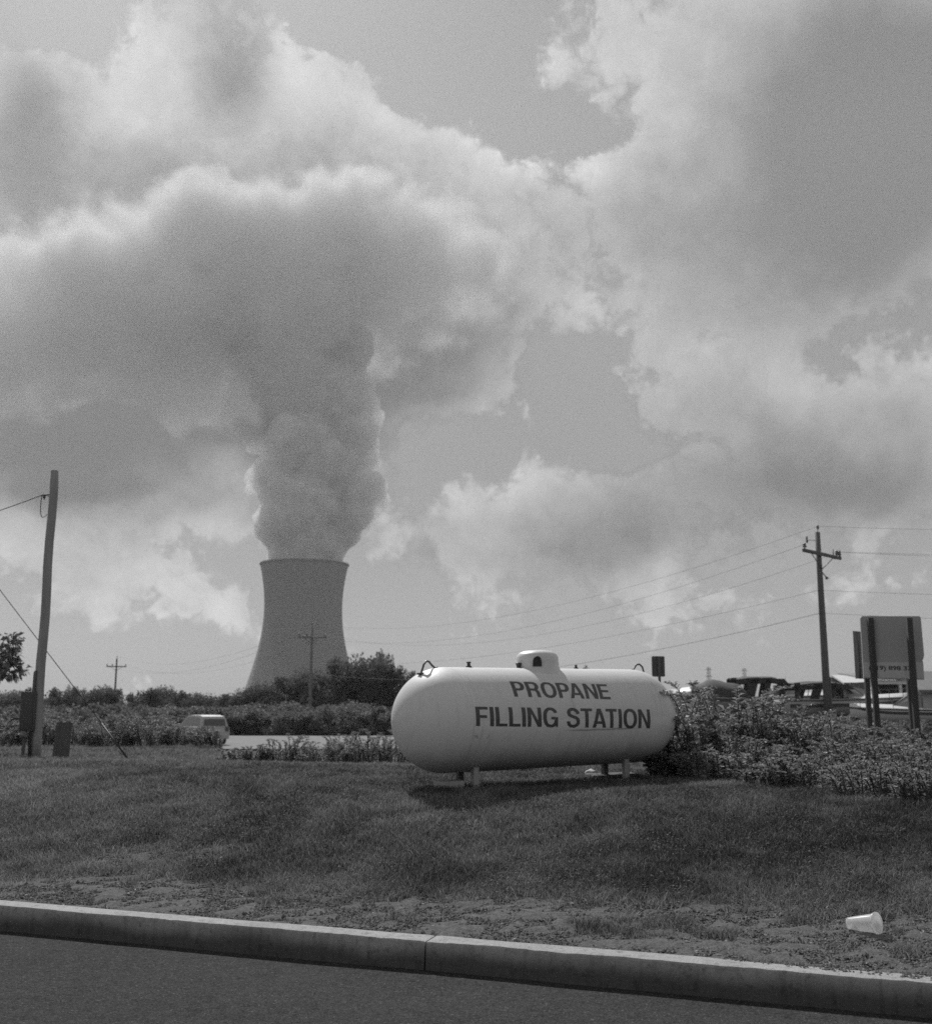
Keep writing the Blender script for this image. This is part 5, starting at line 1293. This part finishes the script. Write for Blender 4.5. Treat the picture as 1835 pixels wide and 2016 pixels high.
# the clump in front of the cooling tower
CT = [
 ('dark tree hiding the left foot of the cooling tower', 520, 1340, 82, 74, 0), ('dark rounded tree before the left half of the cooling tower', 566, 1326, 80, 84, 3), ('dark tree beside the pole that stands before the cooling tower', 622, 1312, 78, 92, 0),
 ('broad dark tree before the right foot of the cooling tower', 668, 1290, 76, 104, 1), ('tall dark tree just right of the cooling tower', 722, 1282, 74, 100, 0), ('knobbly top of the tallest tree right of the cooling tower', 752, 1276, 78, 44, 2),
 ('dark tree at the left end of the tank', 776, 1308, 73, 62, 3), ('small tree peeping over the tank\'s left shoulder', 806, 1314, 84, 34, 2), ('small dark treetop seen just above the tank between dome and small sign', 1157, 1308, 90, 40, 1),
]
for i, (lab, u, vt, Y, w, k) in enumerate(CT): put(PT[k], 'dark_tree', lab, 'tree', u, vt, Y+27, w*1.12, 'trees by the cooling tower', .3, i+31)
# bushes between the wall and the trees
BB = [
 (500, 1392, 66, 90), (560, 1398, 64, 90), (610, 1392, 66, 90), (560, 1376, 70, 120), (660, 1386, 64, 100), (720, 1384, 63, 100), (690, 1376, 70, 130), (775, 1388, 63, 90), (840, 1400, 64, 110), (450, 1396, 66, 100),
]
BL = ['bush just right of the parked car', 'bush above the left end of the pale road strip', 'bush above the middle of the pale road strip', 'bigger bush behind the pale road strip, under the tower\'s left foot', 'bush above the right end of the pale road strip', 'leafy bush left of the tank above the wall',
      'big bush behind the others under the broad dark tree', 'bush touching the tank\'s left end', 'bush hidden mostly behind the tank', 'bush behind the parked car\'s rear']
for i, (u, vt, Y, w) in enumerate(BB): put(PB[i % 3], 'bush', BL[i], 'bush', u, vt, Y+26, w*1.15, 'bushes beyond the pale road', .1, i+51)
# second rank behind the weeds on the left
RL = [(10, 1385, 60, 120, 'rounded bush at the left edge behind the meter cabinet'), (80, 1380, 62, 120, 'bush behind the bare pole'), (150, 1384, 60, 110, 'bush right of the pedestal box, behind the hedge'), (215, 1382, 64, 120, 'bush under the smallest utility pole'),
      (285, 1386, 62, 110, 'bush behind the guy wire\'s lower end'), (340, 1384, 89, 110, 'bush left of the parked car'), (400, 1388, 90, 120, 'bush directly behind the parked car'), (460, 1388, 92, 100, 'bush behind and right of the parked car'), (510, 1380, 95, 110, 'bush at the foot of the distant trees left of the tower')]
for i, (u, vt, Y, w, lab) in enumerate(RL): put(PB[(i+1) % 3], 'bush', lab, 'bush', u, vt, Y, w*1.2, 'bushes behind the left weeds', .1, i+71)
# front hedge of tall weeds at the far side of the lawn
def weeds(label, u, vt, vb, Y, wpx, seed, nst=None, ll=.10, group='tall weeds along the far lawn edge', dp=1.2, dark=0):
    p = at(u, vb, Y); h = max(.25, at(u, vt, Y).z-gz(p.x, Y)); w = wpx*Y/F
    t = shrub(label, p.x, Y, w*1.25, dp, h*1.1, nst or int(34+w*40), 46, ll, seed, (0, 0), group); t.name = 'tall_weeds'; t['category'] = 'weeds'
for i, (u, vt, w, lab) in enumerate([(-10, 1405, 90, 'weeds at the left edge behind the meter cabinet'), (75, 1412, 80, 'weeds behind the bare pole and the pedestal box'), (150, 1410, 80, 'weeds just right of the pedestal box'), (220, 1412, 80, 'weeds behind the foot of the guy wire'),
        (290, 1408, 80, 'weeds midway between the guy wire and the parked car'), (352, 1428, 70, 'weeds hiding the front of the parked car'), (428, 1434, 92, 'darkest weeds, hiding the lower half of the parked car')]):
    weeds(lab, u, vt, 1470, 31+.6*(i % 3), w, 300+i, ll=.115)
for i, (u, vt, w, Y, lab) in enumerate([(462, 1474, 46, 20.9, 'lowest weed tuft on the lawn edge, right of the parked car'), (505, 1462, 60, 20.6, 'small weed clump before the left end of the pale road strip'), (568, 1449, 90, 20.9, 'weed clump before the middle of the pale road strip'), (632, 1452, 90, 20.5, 'weed clump before the right end of the pale road strip'), (680, 1438, 80, 21, 'tall pale weeds at the right end of the pale road strip'),
        (730, 1444, 90, 21.5, 'dark weeds between the pale road strip and the tank'), (778, 1440, 70, 22, 'dark weeds beside the tank\'s left end')]):
    weeds(lab, u, vt+(6 if i in (1, 3) else 0), 1502, Y, w*.9, 330+i, ll=.085, dp=.9, group='weed clumps before the pale road strip')
for i, (u, vt, w, Y, lab) in enumerate([(1640, 1402, 60, 42, 'dark bush at the base of the tall utility pole'), (1720, 1418, 110, 34, 'weeds under the hull of the cabin boat'), (1800, 1418, 110, 33, 'weeds below the white boat by the sign'), (1560, 1414, 120, 36, 'weeds hiding the trailer of the canvas-topped boat'), (1430, 1400, 140, 38, 'weeds hiding the trailer of the tarp-covered boat')]):
    weeds(lab, u, vt, 1440, Y, w, 350+i, ll=.16, group='weeds around the boats')
for i, (u, v, Y, lab) in enumerate([(1010, 1528, 12.6, 'grass tuft seen beneath the tank left of its middle'), (1090, 1526, 12.9, 'grass tuft seen beneath the middle of the tank'), (955, 1534, 12.2, 'grass tuft just behind the tank\'s near front leg')]):
    p = at(u, v, Y); shrub(lab, p.x, Y, .5, .3, .13, 40, 10, .07, 370+i, (0, 0), 'tufts under the tank').name = 'grass_tuft'
# tree reaching in from the left edge
def edge_tree():
    Y = 26; p = at(-95, 1480, Y); z0 = gz(p.x, Y); t = thing('leafy_tree', 'broadleaf tree whose branches reach in from the left edge above the hedge', 'tree', (p.x, Y, z0))
    V, F_, tone, cen = crown_mesh(77, 1.5, 1.3, .95, 62, 60, .15); zc = at(-60, 1282, Y).z-z0; off = at(-75, 1290, Y).x-p.x
    np_mesh('crown', V+np.array([off, 0, zc]), F_, LEAF_MID, t, attr={'tone': tone})
    m = MB(); m.tube([(0, 0, -.1), (.02, 0, zc*.5), (off*.5, 0, zc*.8), (off, 0, zc+.4)], [.14, .11, .09, .04], 10)
    for i in range(0, 62, 4):
        e = Vector(cen[i])*.9+Vector((off, 0, zc)); s = Vector((off*.4, 0, zc*.75)); m.tube([s, s.lerp(e, .5)+Vector((0, 0, -.1)), e], [.04, .028, .01], 6, cap=False)
    m.build('trunk', BARK, t, fix=False)
edge_tree()
def far_wood():
    """woodland that closes the horizon all round"""
    n = 30000; rg = np.random.default_rng(5); az_ = (rg.random(n)-.5)*1.9; r = 300+rg.random(n)*500
    x, y = np.sin(az_)*r, np.cos(az_)*r
    h = (2.6+2.0*fbm(az_*40, r*.01, 3, 60))*(1+.0*r); z = rg.random(n)**.7*h-1.6
    pos = np.stack([x, y, z], 1); d = rg.normal(0, 1, (n, 3)); L = 1.6+1.6*rg.random(n)
    V, F_ = leaf_arrays(pos, d, L, L*.7, .1, rg)
    tag(np_mesh('far_woodland', V, F_, LEAF_FAR, attr={'tone': np.repeat(.2+.5*rg.random(n), 5)}), 'far strip of woodland along the horizon', kind='stuff')
far_wood()
